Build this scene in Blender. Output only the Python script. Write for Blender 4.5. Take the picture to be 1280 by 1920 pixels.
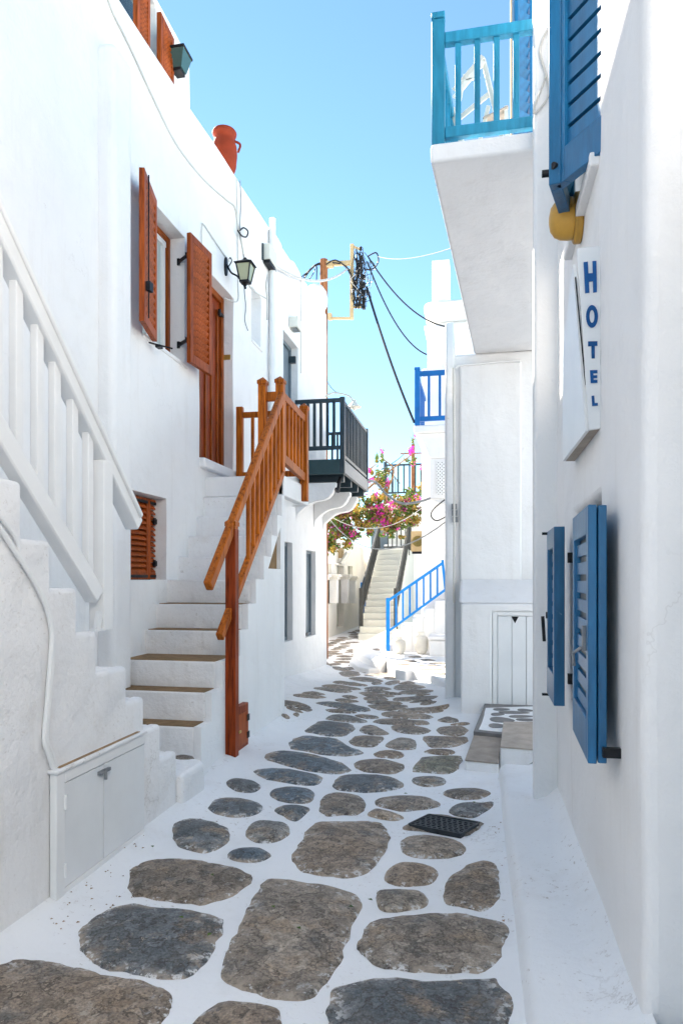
import bpy, bmesh, math, random
from mathutils import Vector, Matrix, noise
R = math.radians
scene = bpy.context.scene
for _o in list(bpy.data.objects): bpy.data.objects.remove(_o)
C = scene.collection

# ---------------------------------------------------------------- camera
EYE = 1.35; F = 1280.0; YAW = math.atan(0.2); CA = math.cos(YAW); SA = math.sin(YAW)
cam_d = bpy.data.cameras.new('camera'); cam = bpy.data.objects.new('camera', cam_d); C.objects.link(cam)
cam.location = (0, 0, EYE); cam.rotation_euler = (R(90), 0, YAW)
cam_d.sensor_fit = 'VERTICAL'; cam_d.sensor_height = 36.0; cam_d.sensor_width = 24.0
cam_d.lens = 24.0; cam_d.shift_y = 125/1920; cam_d.clip_start = 0.05; cam_d.clip_end = 2000
scene.camera = cam

# ---------------------------------------------------------------- sky, sun, exposure
SUN_EL = R(39.5); SUN_AZ = R(-47)          # azimuth from +Y (street axis), negative = to the left
world = bpy.data.worlds.new('World'); scene.world = world; world.use_nodes = True
wn = world.node_tree; bg = wn.nodes['Background']
sky = wn.nodes.new('ShaderNodeTexSky'); sky.sky_type = 'NISHITA'; sky.sun_disc = False
sky.sun_elevation = SUN_EL; sky.sun_rotation = SUN_AZ
sky.air_density = 0.75; sky.dust_density = 0.0; sky.ozone_density = 1.6; sky.altitude = 0
tint = wn.nodes.new('ShaderNodeMix'); tint.data_type = 'RGBA'; tint.blend_type = 'MULTIPLY'; tint.inputs[0].default_value = 1.0
tint.inputs[7].default_value = (0.92, 1.07, 1.00, 1)      # the clear sky here leans to cyan
wn.links.new(sky.outputs[0], tint.inputs[6]); wn.links.new(tint.outputs[2], bg.inputs[0]); bg.inputs[1].default_value = 0.05
sun_d = bpy.data.lights.new('sun', 'SUN'); sun = bpy.data.objects.new('sun', sun_d); C.objects.link(sun)
sun_d.energy = 3.4; sun_d.angle = R(0.5); sun_d.color = (1.0, 0.91, 0.79)
_d = Vector((math.sin(SUN_AZ)*math.cos(SUN_EL), math.cos(SUN_AZ)*math.cos(SUN_EL), math.sin(SUN_EL)))
sun.rotation_euler = (-_d).to_track_quat('-Z', 'Y').to_euler(); sun.location = (-10, 20, 20)
scene.view_settings.view_transform = 'Standard'; scene.view_settings.look = 'None'
scene.view_settings.exposure = 2.72; scene.view_settings.gamma = 1.0
scene.view_settings.use_curve_mapping = False
scene.cycles.max_bounces = 10; scene.cycles.diffuse_bounces = 5

# ---------------------------------------------------------------- sight lines -> points on real planes
O = Vector((0, 0, EYE))
def ray(u, v):
    dx = (u-640)/F
    return Vector((dx*CA-SA, dx*SA+CA, (1085-v)/F))
def onX(u, v, X): d = ray(u, v); return O + d*(X/d.x)
def onY(u, v, Y): d = ray(u, v); return O + d*(Y/d.y)
def onZ(u, v, Z): d = ray(u, v); return O + d*((Z-EYE)/d.z)
def g(Y):
    t = min(1.0, max(0.0, (Y-6.8)/5.2)); return -0.26*t*t*(3-2*t)
def onG(u, v, dz=0.0):
    p = onZ(u, v, dz)
    for _ in range(12): p = onZ(u, v, g(p.y)+dz)
    return p

# ---------------------------------------------------------------- materials
def _nodes(name):
    m = bpy.data.materials.new(name); m.use_nodes = True
    nt = m.node_tree; return m, nt, nt.nodes['Principled BSDF']
def N(nt, t, **kw):
    n = nt.nodes.new(t)
    for k, v in kw.items(): setattr(n, k, v)
    return n
def noise_tex(nt, scale, detail=4, rough=0.55, stretch=None, coord='Object'):
    tc = N(nt, 'ShaderNodeTexCoord'); t = N(nt, 'ShaderNodeTexNoise')
    t.inputs['Scale'].default_value = scale; t.inputs['Detail'].default_value = detail; t.inputs['Roughness'].default_value = rough
    mp = N(nt, 'ShaderNodeMapping')
    if stretch: mp.inputs['Scale'].default_value = stretch
    nt.links.new(tc.outputs[coord], mp.inputs[0]); nt.links.new(mp.outputs[0], t.inputs['Vector'])
    return t
def ramp(nt, src, pts):
    r = N(nt, 'ShaderNodeValToRGB'); e = r.color_ramp.elements
    while len(e) < len(pts): e.new(0.5)
    for i, (p, c) in enumerate(pts):
        e[i].position = p; e[i].color = (c[0], c[1], c[2], 1) if not isinstance(c, (int, float)) else (c, c, c, 1)
    nt.links.new(src, r.inputs[0]); return r
def mix(nt, fac, a, b, mode='MIX'):
    m = N(nt, 'ShaderNodeMix', data_type='RGBA', blend_type=mode)
    for i, s in ((0, fac), (6, a), (7, b)):
        if hasattr(s, 'links') or hasattr(s, 'is_output'): nt.links.new(s, m.inputs[i])
        elif isinstance(s, (int, float)): m.inputs[i].default_value = s
        else: m.inputs[i].default_value = (s[0], s[1], s[2], 1)
    return m.outputs[2]
def bump(nt, bsdf, src, strength, dist=0.01, prev=None):
    b = N(nt, 'ShaderNodeBump'); b.inputs['Strength'].default_value = strength; b.inputs['Distance'].default_value = dist
    nt.links.new(src, b.inputs['Height'])
    if prev: nt.links.new(prev.outputs[0], b.inputs['Normal'])
    nt.links.new(b.outputs[0], bsdf.inputs['Normal']); return b
def vary(nt, out, lo=0.86, hi=1.12):
    oi = N(nt, 'ShaderNodeObjectInfo'); r = ramp(nt, oi.outputs['Random'], [(0.0, lo), (1.0, hi)])
    return mix(nt, 1.0, out, r.outputs[0], 'MULTIPLY')
def pmat(name, col, rough=0.5, var=0.2, scale=6, bstr=0.15, bscale=40, metal=0.0, stretch=None, wear=None, spec=0.25):
    m, nt, b = _nodes(name)
    b.inputs['Roughness'].default_value = rough; b.inputs['Metallic'].default_value = metal
    b.inputs['Specular IOR Level'].default_value = spec
    t = noise_tex(nt, scale, 5, 0.6, stretch)
    r = ramp(nt, t.outputs[0], [(0.3, [c*(1-var) for c in col]), (0.7, [min(1, c*(1+var)) for c in col])])
    out = r.outputs[0]
    if wear:
        t2 = noise_tex(nt, wear[1], 6, 0.7)
        f = ramp(nt, t2.outputs[0], [(wear[2], 0.0), (wear[2]+0.05, 1.0)])
        out = mix(nt, f.outputs[0], out, wear[0])
    if max(col)-min(col) > .08: out = vary(nt, out)
    nt.links.new(out, b.inputs['Base Color'])
    if bstr: bump(nt, b, noise_tex(nt, bscale, 3, 0.6, stretch).outputs[0], bstr, 0.004)
    return m
def whitewash(name, col=(0.85, 0.84, 0.83), rel=0.5, dirt=0.0, speck=0.0, crack=0.0, drip=0.0):
    m, nt, b = _nodes(name); b.inputs['Roughness'].default_value = 0.85; b.inputs['Specular IOR Level'].default_value = 0.15
    big = noise_tex(nt, 1.1, 3, 0.6)
    r = ramp(nt, big.outputs[0], [(0.3, [c*0.94 for c in col]), (0.65, col)]); out = r.outputs[0]
    ch = noise_tex(nt, 13, 5, 0.75)
    out = mix(nt, ramp(nt, ch.outputs[0], [(0.69, 0.0), (0.73, 0.45)]).outputs[0], out, (0.50, 0.44, 0.37))
    if dirt:
        d = noise_tex(nt, 3.2, 6, 0.72); out = mix(nt, ramp(nt, d.outputs[0], [(0.54, 0.0), (0.8, dirt)]).outputs[0], out, (0.50, 0.43, 0.35))
    if speck:
        d = noise_tex(nt, 38, 4, 0.75); e = ramp(nt, d.outputs[0], [(0.60, 0.0), (0.68, speck)])
        z = noise_tex(nt, 2.1, 4, 0.6); zz = ramp(nt, z.outputs[0], [(0.42, 0.0), (0.62, 1.0)])
        mu = N(nt, 'ShaderNodeMath', operation='MULTIPLY'); nt.links.new(e.outputs[0], mu.inputs[0]); nt.links.new(zz.outputs[0], mu.inputs[1])
        out = mix(nt, mu.outputs[0], out, (0.34, 0.27, 0.21))
    if drip:
        d = noise_tex(nt, 2.4, 4, 0.7, (3, 3, 0.28)); out = mix(nt, ramp(nt, d.outputs[0], [(0.55, 0.0), (0.78, drip)]).outputs[0], out, (0.55, 0.50, 0.44))
    if crack:
        tc = N(nt, 'ShaderNodeTexCoord'); w = noise_tex(nt, 6, 4, 0.7)
        wv = N(nt, 'ShaderNodeVectorMath', operation='MULTIPLY_ADD'); wv.inputs[1].default_value = (0.3, 0.3, 0.3)
        nt.links.new(w.outputs['Color'], wv.inputs[0]); nt.links.new(tc.outputs['Object'], wv.inputs[2])
        vo = N(nt, 'ShaderNodeTexVoronoi', feature='DISTANCE_TO_EDGE'); vo.inputs['Scale'].default_value = 1.7; nt.links.new(wv.outputs[0], vo.inputs['Vector'])
        e = ramp(nt, vo.outputs[0], [(0.0, crack), (0.010, 0.0)]); z = noise_tex(nt, 1.3, 3, 0.6); zz = ramp(nt, z.outputs[0], [(0.56, 0.0), (0.64, 1.0)])
        mu = N(nt, 'ShaderNodeMath', operation='MULTIPLY'); nt.links.new(e.outputs[0], mu.inputs[0]); nt.links.new(zz.outputs[0], mu.inputs[1])
        out = mix(nt, mu.outputs[0], out, (0.30, 0.26, 0.22))
    nt.links.new(out, b.inputs['Base Color'])
    n1, n2 = noise_tex(nt, 2.6, 2, 0.5), noise_tex(nt, 24, 4, 0.65)
    ad = N(nt, 'ShaderNodeMath', operation='MULTIPLY_ADD'); nt.links.new(n2.outputs[0], ad.inputs[0]); ad.inputs[1].default_value = 0.16; nt.links.new(n1.outputs[0], ad.inputs[2])
    bump(nt, b, ad.outputs[0], min(1.0, 0.55*rel), 0.07*max(1, rel))
    return m
def wood(name, c1, c2, along='Z', rough=0.45, wear=None):
    m, nt, b = _nodes(name); b.inputs['Roughness'].default_value = rough; b.inputs['Specular IOR Level'].default_value = 0.14
    st = {'Z': (9, 9, 0.7), 'Y': (9, 0.7, 9), 'X': (0.7, 9, 9)}[along]
    t = noise_tex(nt, 5, 6, 0.65, st); big = noise_tex(nt, 2.2, 3, 0.5)
    r = ramp(nt, t.outputs[0], [(0.36, [c*.7 for c in c1]), (0.5, c2), (0.66, [min(1, c*1.35) for c in c2])])
    out = mix(nt, ramp(nt, big.outputs[0], [(0.35, 0.0), (0.7, 0.5)]).outputs[0], r.outputs[0], c1)
    if wear:
        w = noise_tex(nt, 18, 8, 0.75, (2, 2, 0.6)); f = ramp(nt, w.outputs[0], [(wear[1], 0.0), (wear[1]+0.06, 0.7)])
        out = mix(nt, f.outputs[0], out, wear[0])
    nt.links.new(vary(nt, out, 0.80, 1.16), b.inputs['Base Color'])
    bump(nt, b, noise_tex(nt, 12, 4, 0.6, st).outputs[0], 0.25, 0.003)
    return m
def stone_mat(name):
    m, nt, b = _nodes(name); b.inputs['Roughness'].default_value = 0.6; b.inputs['Specular IOR Level'].default_value = 0.35
    oi = N(nt, 'ShaderNodeObjectInfo'); tc = N(nt, 'ShaderNodeTexCoord')
    off = N(nt, 'ShaderNodeVectorMath', operation='MULTIPLY_ADD'); off.inputs[1].default_value = (37, 51, 13)
    cmb = N(nt, 'ShaderNodeCombineXYZ')
    for i in range(3): nt.links.new(oi.outputs['Random'], cmb.inputs[i])
    nt.links.new(cmb.outputs[0], off.inputs[0]); nt.links.new(tc.outputs['Object'], off.inputs[2])
    def nz(scale, detail, rough, dist=0.0):
        t = N(nt, 'ShaderNodeTexNoise'); t.inputs['Scale'].default_value = scale
        t.inputs['Detail'].default_value = detail; t.inputs['Roughness'].default_value = rough; t.inputs['Distortion'].default_value = dist
        nt.links.new(off.outputs[0], t.inputs['Vector']); return t
    big = nz(2.7, 6, 0.62, 0.15); mid = nz(17, 5, 0.7, 0.3); fine = nz(95, 3, 0.75); patch = nz(4.5, 6, 0.7, 0.1)
    plates = ramp(nt, big.outputs[0], [(0.0, 0.95), (0.40, 1.25), (0.475, 0.95), (0.535, 1.15), (0.60, 1.5)]); plates.color_ramp.interpolation = 'CONSTANT'
    edge = ramp(nt, big.outputs[0], [(0.0, 0.0), (0.392, 0.0), (0.402, 0.8), (0.412, 0.0), (0.467, 0.0), (0.477, 0.9), (0.488, 0.0), (0.527, 0.0), (0.537, 0.8), (0.547, 0.0), (0.592, 0.0), (0.602, 0.8), (0.612, 0.0)])
    c = mix(nt, 1.0, oi.outputs['Color'], plates.outputs[0], 'MULTIPLY')
    cool = ramp(nt, patch.outputs[0], [(0.36, 0.5), (0.46, 0.0)]); c = mix(nt, cool.outputs[0], c, (0.085, 0.105, 0.118))
    warm = ramp(nt, patch.outputs[0], [(0.54, 0.0), (0.64, 0.65)]); c = mix(nt, warm.outputs[0], c, (0.29, 0.205, 0.13))
    grain = ramp(nt, mid.outputs[0], [(0.30, 0.62), (0.5, 1.05), (0.7, 1.5)]); c = mix(nt, 1.0, c, grain.outputs[0], 'MULTIPLY')
    fg = ramp(nt, fine.outputs[0], [(0.32, 0.45), (0.5, 1.0), (0.68, 1.5)]); c = mix(nt, 0.85, c, fg.outputs[0], 'MULTIPLY')
    c = mix(nt, edge.outputs[0], c, (0.045, 0.034, 0.026))
    lich = ramp(nt, nz(8, 6, 0.8, 0.3).outputs[0], [(0.60, 0.0), (0.63, 0.8)]); c = mix(nt, lich.outputs[0], c, (0.46, 0.39, 0.31))
    at = N(nt, 'ShaderNodeAttribute', attribute_name='rim')
    mul = N(nt, 'ShaderNodeMath', operation='MULTIPLY'); nt.links.new(at.outputs['Fac'], mul.inputs[0])
    rr = ramp(nt, nz(11, 4, 0.7).outputs[0], [(0.44, 0.0), (0.60, 0.95)]); nt.links.new(rr.outputs[0], mul.inputs[1])
    c = mix(nt, mul.outputs[0], c, (0.44, 0.36, 0.28))
    mw = N(nt, 'ShaderNodeMath', operation='MULTIPLY'); nt.links.new(at.outputs['Fac'], mw.inputs[0])
    nt.links.new(ramp(nt, nz(23, 5, 0.75).outputs[0], [(0.55, 0.0), (0.60, 0.9)]).outputs[0], mw.inputs[1])
    c = mix(nt, mw.outputs[0], c, (0.78, 0.77, 0.75))
    nt.links.new(c, b.inputs['Base Color'])
    ad = N(nt, 'ShaderNodeMath', operation='MULTIPLY_ADD'); nt.links.new(mid.outputs[0], ad.inputs[0]); ad.inputs[1].default_value = 0.9; nt.links.new(plates.outputs[0], ad.inputs[2])
    ad2 = N(nt, 'ShaderNodeMath', operation='MULTIPLY_ADD'); nt.links.new(fine.outputs[0], ad2.inputs[0]); ad2.inputs[1].default_value = 0.35; nt.links.new(ad.outputs[0], ad2.inputs[2])
    bump(nt, b, ad2.outputs[0], 0.9, 0.014)
    return m
def glass_mat(name, col):
    m, nt, b = _nodes(name); b.inputs['Base Color'].default_value = (*col, 1); b.inputs['Roughness'].default_value = 0.06
    b.inputs['Specular IOR Level'].default_value = 0.7; return m

M = {}
M['wall'] = whitewash('whitewash', rel=0.9, dirt=0.13, crack=0.16, drip=0.2)
M['wall_dirty'] = whitewash('whitewash_worn', rel=1.2, dirt=0.32, speck=0.5, crack=0.3, drip=0.25)
M['grout'] = whitewash('whitewashed_joint', (0.87, 0.87, 0.865), 0.8, 0.22, 0.75, 0.3)
M['wall_cream'] = whitewash('cream_whitewash', (0.83, 0.80, 0.74))
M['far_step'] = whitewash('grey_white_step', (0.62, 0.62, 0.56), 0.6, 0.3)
M['tread'] = pmat('clay_tread', (0.27, 0.17, 0.085), 0.85, 0.25, 14, 0.3, 60)
M['slab'] = pmat('worn_stone_slab', (0.40, 0.345, 0.29), 0.8, 0.2, 7, 0.25, 70)
M['stone'] = stone_mat('slate_paving')
M['orange_wood'] = wood('varnished_wood', (0.26, 0.055, 0.006), (0.48, 0.128, 0.011), 'Z', 0.4, ((0.55, 0.30, 0.13), 0.66))
M['red_wood'] = wood('red_stained_wood', (0.13, 0.018, 0.004), (0.26, 0.042, 0.007), 'Z', 0.42)
M['door_wood'] = wood('door_wood', (0.17, 0.032, 0.005), (0.32, 0.075, 0.009), 'Z', 0.4)
M['shut_wood'] = wood('shutter_wood', (0.21, 0.038, 0.007), (0.34, 0.072, 0.013), 'Z', 0.45)
M['white_paint'] = pmat('white_gloss_paint', (0.80, 0.80, 0.79), 0.35, 0.04, 4, 0.12, 30, wear=((0.5, 0.45, 0.38), 16, 0.74))
M['grey_paint'] = pmat('pale_grey_paint', (0.77, 0.78, 0.78), 0.4, 0.05, 3, 0.12, 30, wear=((0.40, 0.36, 0.30), 20, 0.72))
M['sky_blue'] = pmat('turquoise_paint', (0.028, 0.245, 0.39), 0.4, 0.2, 5, 0.15, 40, stretch=(6, 6, 1))
M['shut_blue'] = pmat('blue_shutter_paint', (0.010, 0.122, 0.27), 0.33, 0.24, 4, 0.2, 40, stretch=(6, 6, 1), wear=((0.16, 0.30, 0.42), 21, 0.68), spec=0.45)
M['deep_blue'] = pmat('deep_blue_paint', (0.010, 0.125, 0.38), 0.4, 0.12, 5, 0.12, 40)
M['bright_blue'] = pmat('bright_blue_paint', (0.012, 0.22, 0.62), 0.4, 0.12, 5, 0.12, 40)
M['sign_blue'] = pmat('sign_blue_paint', (0.008, 0.085, 0.27), 0.5, 0.15, 25, 0.05, 60)
M['charcoal'] = pmat('charcoal_paint', (0.030, 0.048, 0.060), 0.4, 0.2, 5, 0.12, 40)
M['slate_green'] = pmat('dark_green_grey_paint', (0.030, 0.062, 0.068), 0.4, 0.15, 5, 0.12, 40)
M['dark_rail'] = pmat('worn_black_paint', (0.040, 0.042, 0.040), 0.45, 0.25, 6, 0.15, 40, wear=((0.40, 0.34, 0.22), 9, 0.70))
M['grey_door'] = pmat('grey_blue_door_paint', (0.14, 0.18, 0.21), 0.4, 0.1, 5, 0.1, 40)
M['iron'] = pmat('black_iron', (0.018, 0.018, 0.020), 0.45, 0.3, 20, 0.2, 80, metal=0.3)
M['cast'] = pmat('cast_iron_cover', (0.045, 0.050, 0.055), 0.5, 0.3, 20, 0.3, 90, metal=0.4)
M['cable_black'] = pmat('black_cable', (0.02, 0.02, 0.022), 0.5, 0.2, 10, 0, 10)
M['cable_white'] = pmat('white_cable', (0.58, 0.56, 0.52), 0.5, 0.08, 10, 0, 10)
M['cable_grey'] = pmat('grey_cable', (0.22, 0.23, 0.24), 0.5, 0.08, 10, 0, 10)
M['plastic'] = pmat('aged_white_plastic', (0.66, 0.65, 0.58), 0.5, 0.06, 8, 0.05, 30)
M['cream_metal'] = pmat('cream_painted_steel', (0.44, 0.33, 0.18), 0.5, 0.15, 8, 0.15, 40, wear=((0.25, 0.12, 0.05), 16, 0.66))
M['terracotta'] = pmat('terracotta', (0.27, 0.036, 0.011), 0.7, 0.2, 8, 0.25, 60)
M['jar'] = pmat('pale_clay', (0.74, 0.70, 0.62), 0.75, 0.08, 8, 0.3, 50)
M['yellow'] = pmat('yellowed_plastic', (0.52, 0.29, 0.055), 0.4, 0.14, 9, 0.12, 40, wear=((0.72, 0.66, 0.5), 11, 0.68))
M['pole'] = wood('pole_wood', (0.10, 0.04, 0.018), (0.26, 0.11, 0.05), 'Z', 0.8)
M['brass'] = pmat('brass', (0.55, 0.40, 0.12), 0.35, 0.2, 20, 0.1, 50, metal=0.8)
M['glass_dark'] = glass_mat('dark_window_glass', (0.05, 0.07, 0.07))
M['glass_amber'] = glass_mat('frosted_lantern_glass', (0.42, 0.42, 0.26))
M['glass_teal'] = glass_mat('teal_lantern_glass', (0.05, 0.11, 0.10))
M['curtain'] = pmat('pale_curtain', (0.50, 0.56, 0.54), 0.8, 0.25, 3, 0.3, 12, stretch=(1, 14, 0.5))
M['black'] = pmat('unlit_interior', (0.012, 0.012, 0.013), 0.7, 0.2, 5, 0, 10)
M['painted_grey'] = pmat('grey_floor_paint', (0.20, 0.19, 0.185), 0.6, 0.1, 10, 0.1, 50)
M['bark'] = wood('bougainvillea_bark', (0.16, 0.09, 0.045), (0.34, 0.20, 0.10), 'Z', 0.85)
def leaf_mat(name, col, trans):
    m, nt, b = _nodes(name); b.inputs['Roughness'].default_value = 0.5
    t = noise_tex(nt, 9, 3, 0.6)
    r = ramp(nt, t.outputs[0], [(0.3, [c*0.6 for c in col]), (0.7, [min(1, c*1.35) for c in col])])
    nt.links.new(r.outputs[0], b.inputs['Base Color'])
    tr = N(nt, 'ShaderNodeBsdfTranslucent'); nt.links.new(r.outputs[0], tr.inputs[0])
    ms = N(nt, 'ShaderNodeMixShader'); ms.inputs[0].default_value = trans
    nt.links.new(b.outputs[0], ms.inputs[1]); nt.links.new(tr.outputs[0], ms.inputs[2])
    nt.links.new(ms.outputs[0], nt.nodes['Material Output'].inputs['Surface']); return m
M['leaf'] = leaf_mat('bougainvillea_leaf', (0.085, 0.145, 0.020), 0.35)
M['gold'] = leaf_mat('dry_golden_leaf', (0.30, 0.20, 0.030), 0.35)
M['blossom'] = leaf_mat('magenta_blossom', (0.62, 0.035, 0.36), 0.4)

# ---------------------------------------------------------------- builders
W = {}
class MB:
    def __init__(s): s.v = []; s.f = []
    def add(s, vs, fs):
        k = len(s.v); s.v += [Vector(p) for p in vs]; s.f += [[i+k for i in f] for f in fs]; return s
    def box(s, a, b):
        x0, x1 = sorted((a[0], b[0])); y0, y1 = sorted((a[1], b[1])); z0, z1 = sorted((a[2], b[2]))
        return s.add([(x0,y0,z0),(x1,y0,z0),(x1,y1,z0),(x0,y1,z0),(x0,y0,z1),(x1,y0,z1),(x1,y1,z1),(x0,y1,z1)],
                     [(3,2,1,0),(4,5,6,7),(0,1,5,4),(1,2,6,5),(2,3,7,6),(3,0,4,7)])
    def bar(s, p, q, w, h, up=(0, 0, 1)):          # box beam from p to q, w sideways, h along up
        p = Vector(p); q = Vector(q); d = (q-p).normalized(); up = Vector(up)
        sd = d.cross(up)
        if sd.length < 1e-4: sd = d.cross(Vector((0, 1, 0)))
        sd.normalize(); u2 = sd.cross(d).normalized(); sd = sd*w/2; u2 = u2*h/2
        return s.add([p-sd-u2, p+sd-u2, p+sd+u2, p-sd+u2, q-sd-u2, q+sd-u2, q+sd+u2, q-sd+u2],
                     [(0,1,2,3),(7,6,5,4),(0,4,5,1),(1,5,6,2),(2,6,7,3),(3,7,4,0)])
    def tube(s, pts, r, n=8, r2=None):
        pts = [Vector(p) for p in pts]; k = len(s.v); m = len(pts); ref = Vector((0.31, 0.2, 0.93))
        for i, p in enumerate(pts):
            d = (pts[min(i+1, m-1)]-pts[max(i-1, 0)]).normalized()
            a = d.cross(ref)
            if a.length < 0.05: a = d.cross(Vector((1, 0, 0)))
            a.normalize(); b = d.cross(a); rr = r if r2 is None else r+(r2-r)*i/(m-1)
            for j in range(n): t = 2*math.pi*j/n; s.v.append(p+(a*math.cos(t)+b*math.sin(t))*rr)
        for i in range(m-1):
            for j in range(n): s.f.append([k+i*n+j, k+i*n+(j+1)%n, k+(i+1)*n+(j+1)%n, k+(i+1)*n+j])
        s.f.append([k+j for j in range(n)][::-1]); s.f.append([k+(m-1)*n+j for j in range(n)]); return s
    def lathe(s, c, prof, n=24, axis='Z', ribs=0.0):
        k = len(s.v); c = Vector(c)
        for r, z in prof:
            for j in range(n):
                t = 2*math.pi*j/n; q = r*(1-(ribs if j % 2 else 0))
                o = Vector((q*math.cos(t), q*math.sin(t), z))
                if axis == 'X': o = Vector((z, o.x, o.y))
                s.v.append(c+o)
        for i in range(len(prof)-1):
            for j in range(n): s.f.append([k+i*n+j, k+i*n+(j+1)%n, k+(i+1)*n+(j+1)%n, k+(i+1)*n+j])
        s.f.append([k+j for j in range(n)][::-1]); s.f.append([k+(len(prof)-1)*n+j for j in range(n)]); return s
    def prism(s, pts, vec):                         # planar outline swept by vec
        n = len(pts); vec = Vector(vec); a = [Vector(p) for p in pts]
        return s.add(a+[p+vec for p in a], [list(range(n))[::-1], list(range(n, 2*n))]+[[i, (i+1)%n, n+(i+1)%n, n+i] for i in range(n)])
    def build(s, name, mat, parent=None, bev=0.0, smooth=40, seg=2, recalc=True):
        lo = Vector([min(v[i] for v in s.v) for i in range(3)]); hi = Vector([max(v[i] for v in s.v) for i in range(3)])
        c = Vector(((lo.x+hi.x)/2, (lo.y+hi.y)/2, lo.z))
        me = bpy.data.meshes.new(name); me.from_pydata([v-c for v in s.v], [], s.f); me.validate()
        if recalc:
            bm = bmesh.new(); bm.from_mesh(me); bmesh.ops.recalc_face_normals(bm, faces=bm.faces); bm.to_mesh(me); bm.free()
        if smooth: me.shade_smooth(); me.set_sharp_from_angle(angle=R(smooth))
        me.materials.append(M[mat] if isinstance(mat, str) else mat)
        return place(name, me, c, parent, bev, seg)
def place(name, me, loc, parent=None, bev=0.0, seg=2):
    o = bpy.data.objects.new(name, me); C.objects.link(o); o.location = loc
    W[o] = Matrix.Translation(loc)
    if parent: o.parent = parent; o.matrix_parent_inverse = W[parent].inverted()
    if bev:
        b = o.modifiers.new('edge', 'BEVEL'); b.width = bev; b.segments = seg; b.limit_method = 'ANGLE'; b.angle_limit = R(35)
    return o
def tag(o, label, cat, group=None):
    o['label'] = label; o['category'] = cat
    if group: o['group'] = group
    return o
def thing(name, loc, label, cat, group=None):
    o = bpy.data.objects.new(name, None); C.objects.link(o); o.location = loc; o.empty_display_size = 0.1
    W[o] = Matrix.Translation(loc); return tag(o, label, cat, group)
def lerp(a, b, t): return a+(b-a)*t
def nz(p, s=1.0): return noise.noise(Vector(p)*s)
def repeat(mb, name, mat, parent, offsets, bev=0.0):  # first built, the rest share its mesh
    o = mb.build(name, mat, parent, bev); base = W[o].translation.copy(); out = [o]
    for d in offsets:
        out.append(place(name, o.data, base+Vector(d), parent, bev))
    return out
def wall_grid(axis, plane, inn, a0, a1, z0, z1, holes, thick=0.3, top=None, wav=0.006, step=0.3, seed=0.0, zbot=None):
    """wall face on a plane with recessed openings (a0,a1,z0,z1,depth); inn=+1/-1 is the inward direction"""
    A = {a0, a1}; Z = {z0, z1}
    for h in holes: A |= {h[0], h[1]}; Z |= {h[2], h[3]}
    def dens(S):
        S = sorted(S); out = []
        for p, q in zip(S, S[1:]):
            n = max(1, int((q-p)/step)); out += [p+(q-p)*i/n for i in range(n)]
        return out+[S[-1]]
    A = dens(A); Z = dens(Z); mb = MB(); idx = {}
    def P(a, z, d):
        zz = z if (top is None or z < z1-1e-6) else top(a)
        return Vector((plane+inn*d, a, zz)) if axis == 'X' else Vector((a, plane+inn*d, zz))
    def V(a, z, d):
        k = (round(a, 5), round(z, 5), round(d, 5))
        if k not in idx:
            w = wav*nz((a+seed*7, z, seed), 1.3) if d == 0 else 0.0
            p = P(a, z, d+w); idx[k] = len(mb.v); mb.v.append(p)
        return idx[k]
    def hole_of(a, z):
        for h in holes:
            if h[0] < a < h[1] and h[2] < z < h[3]: return h
    nA, nZ = len(A)-1, len(Z)-1
    D = [[(hole_of((A[i]+A[i+1])/2, (Z[j]+Z[j+1])/2) or (0,0,0,0,0.0))[4] for j in range(nZ)] for i in range(nA)]
    for i in range(nA):
        for j in range(nZ):
            d = D[i][j]
            mb.f.append([V(A[i],Z[j],d), V(A[i+1],Z[j],d), V(A[i+1],Z[j+1],d), V(A[i],Z[j+1],d)])
            if i+1 < nA and abs(D[i+1][j]-d) > 1e-6:
                e = D[i+1][j]; mb.f.append([V(A[i+1],Z[j],d), V(A[i+1],Z[j],e), V(A[i+1],Z[j+1],e), V(A[i+1],Z[j+1],d)])
            if j+1 < nZ and abs(D[i][j+1]-d) > 1e-6:
                e = D[i][j+1]; mb.f.append([V(A[i],Z[j+1],d), V(A[i+1],Z[j+1],d), V(A[i+1],Z[j+1],e), V(A[i],Z[j+1],e)])
    for i in range(nA):                                    # top, bottom
        for zz in (Z[0], Z[-1]):
            mb.f.append([V(A[i],zz,0.0), V(A[i+1],zz,0.0), V(A[i+1],zz,thick), V(A[i],zz,thick)])
    for j in range(nZ):
        for aa in (A[0], A[-1]):
            mb.f.append([V(aa,Z[j],0.0), V(aa,Z[j+1],0.0), V(aa,Z[j+1],thick), V(aa,Z[j],thick)])
    return mb
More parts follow.
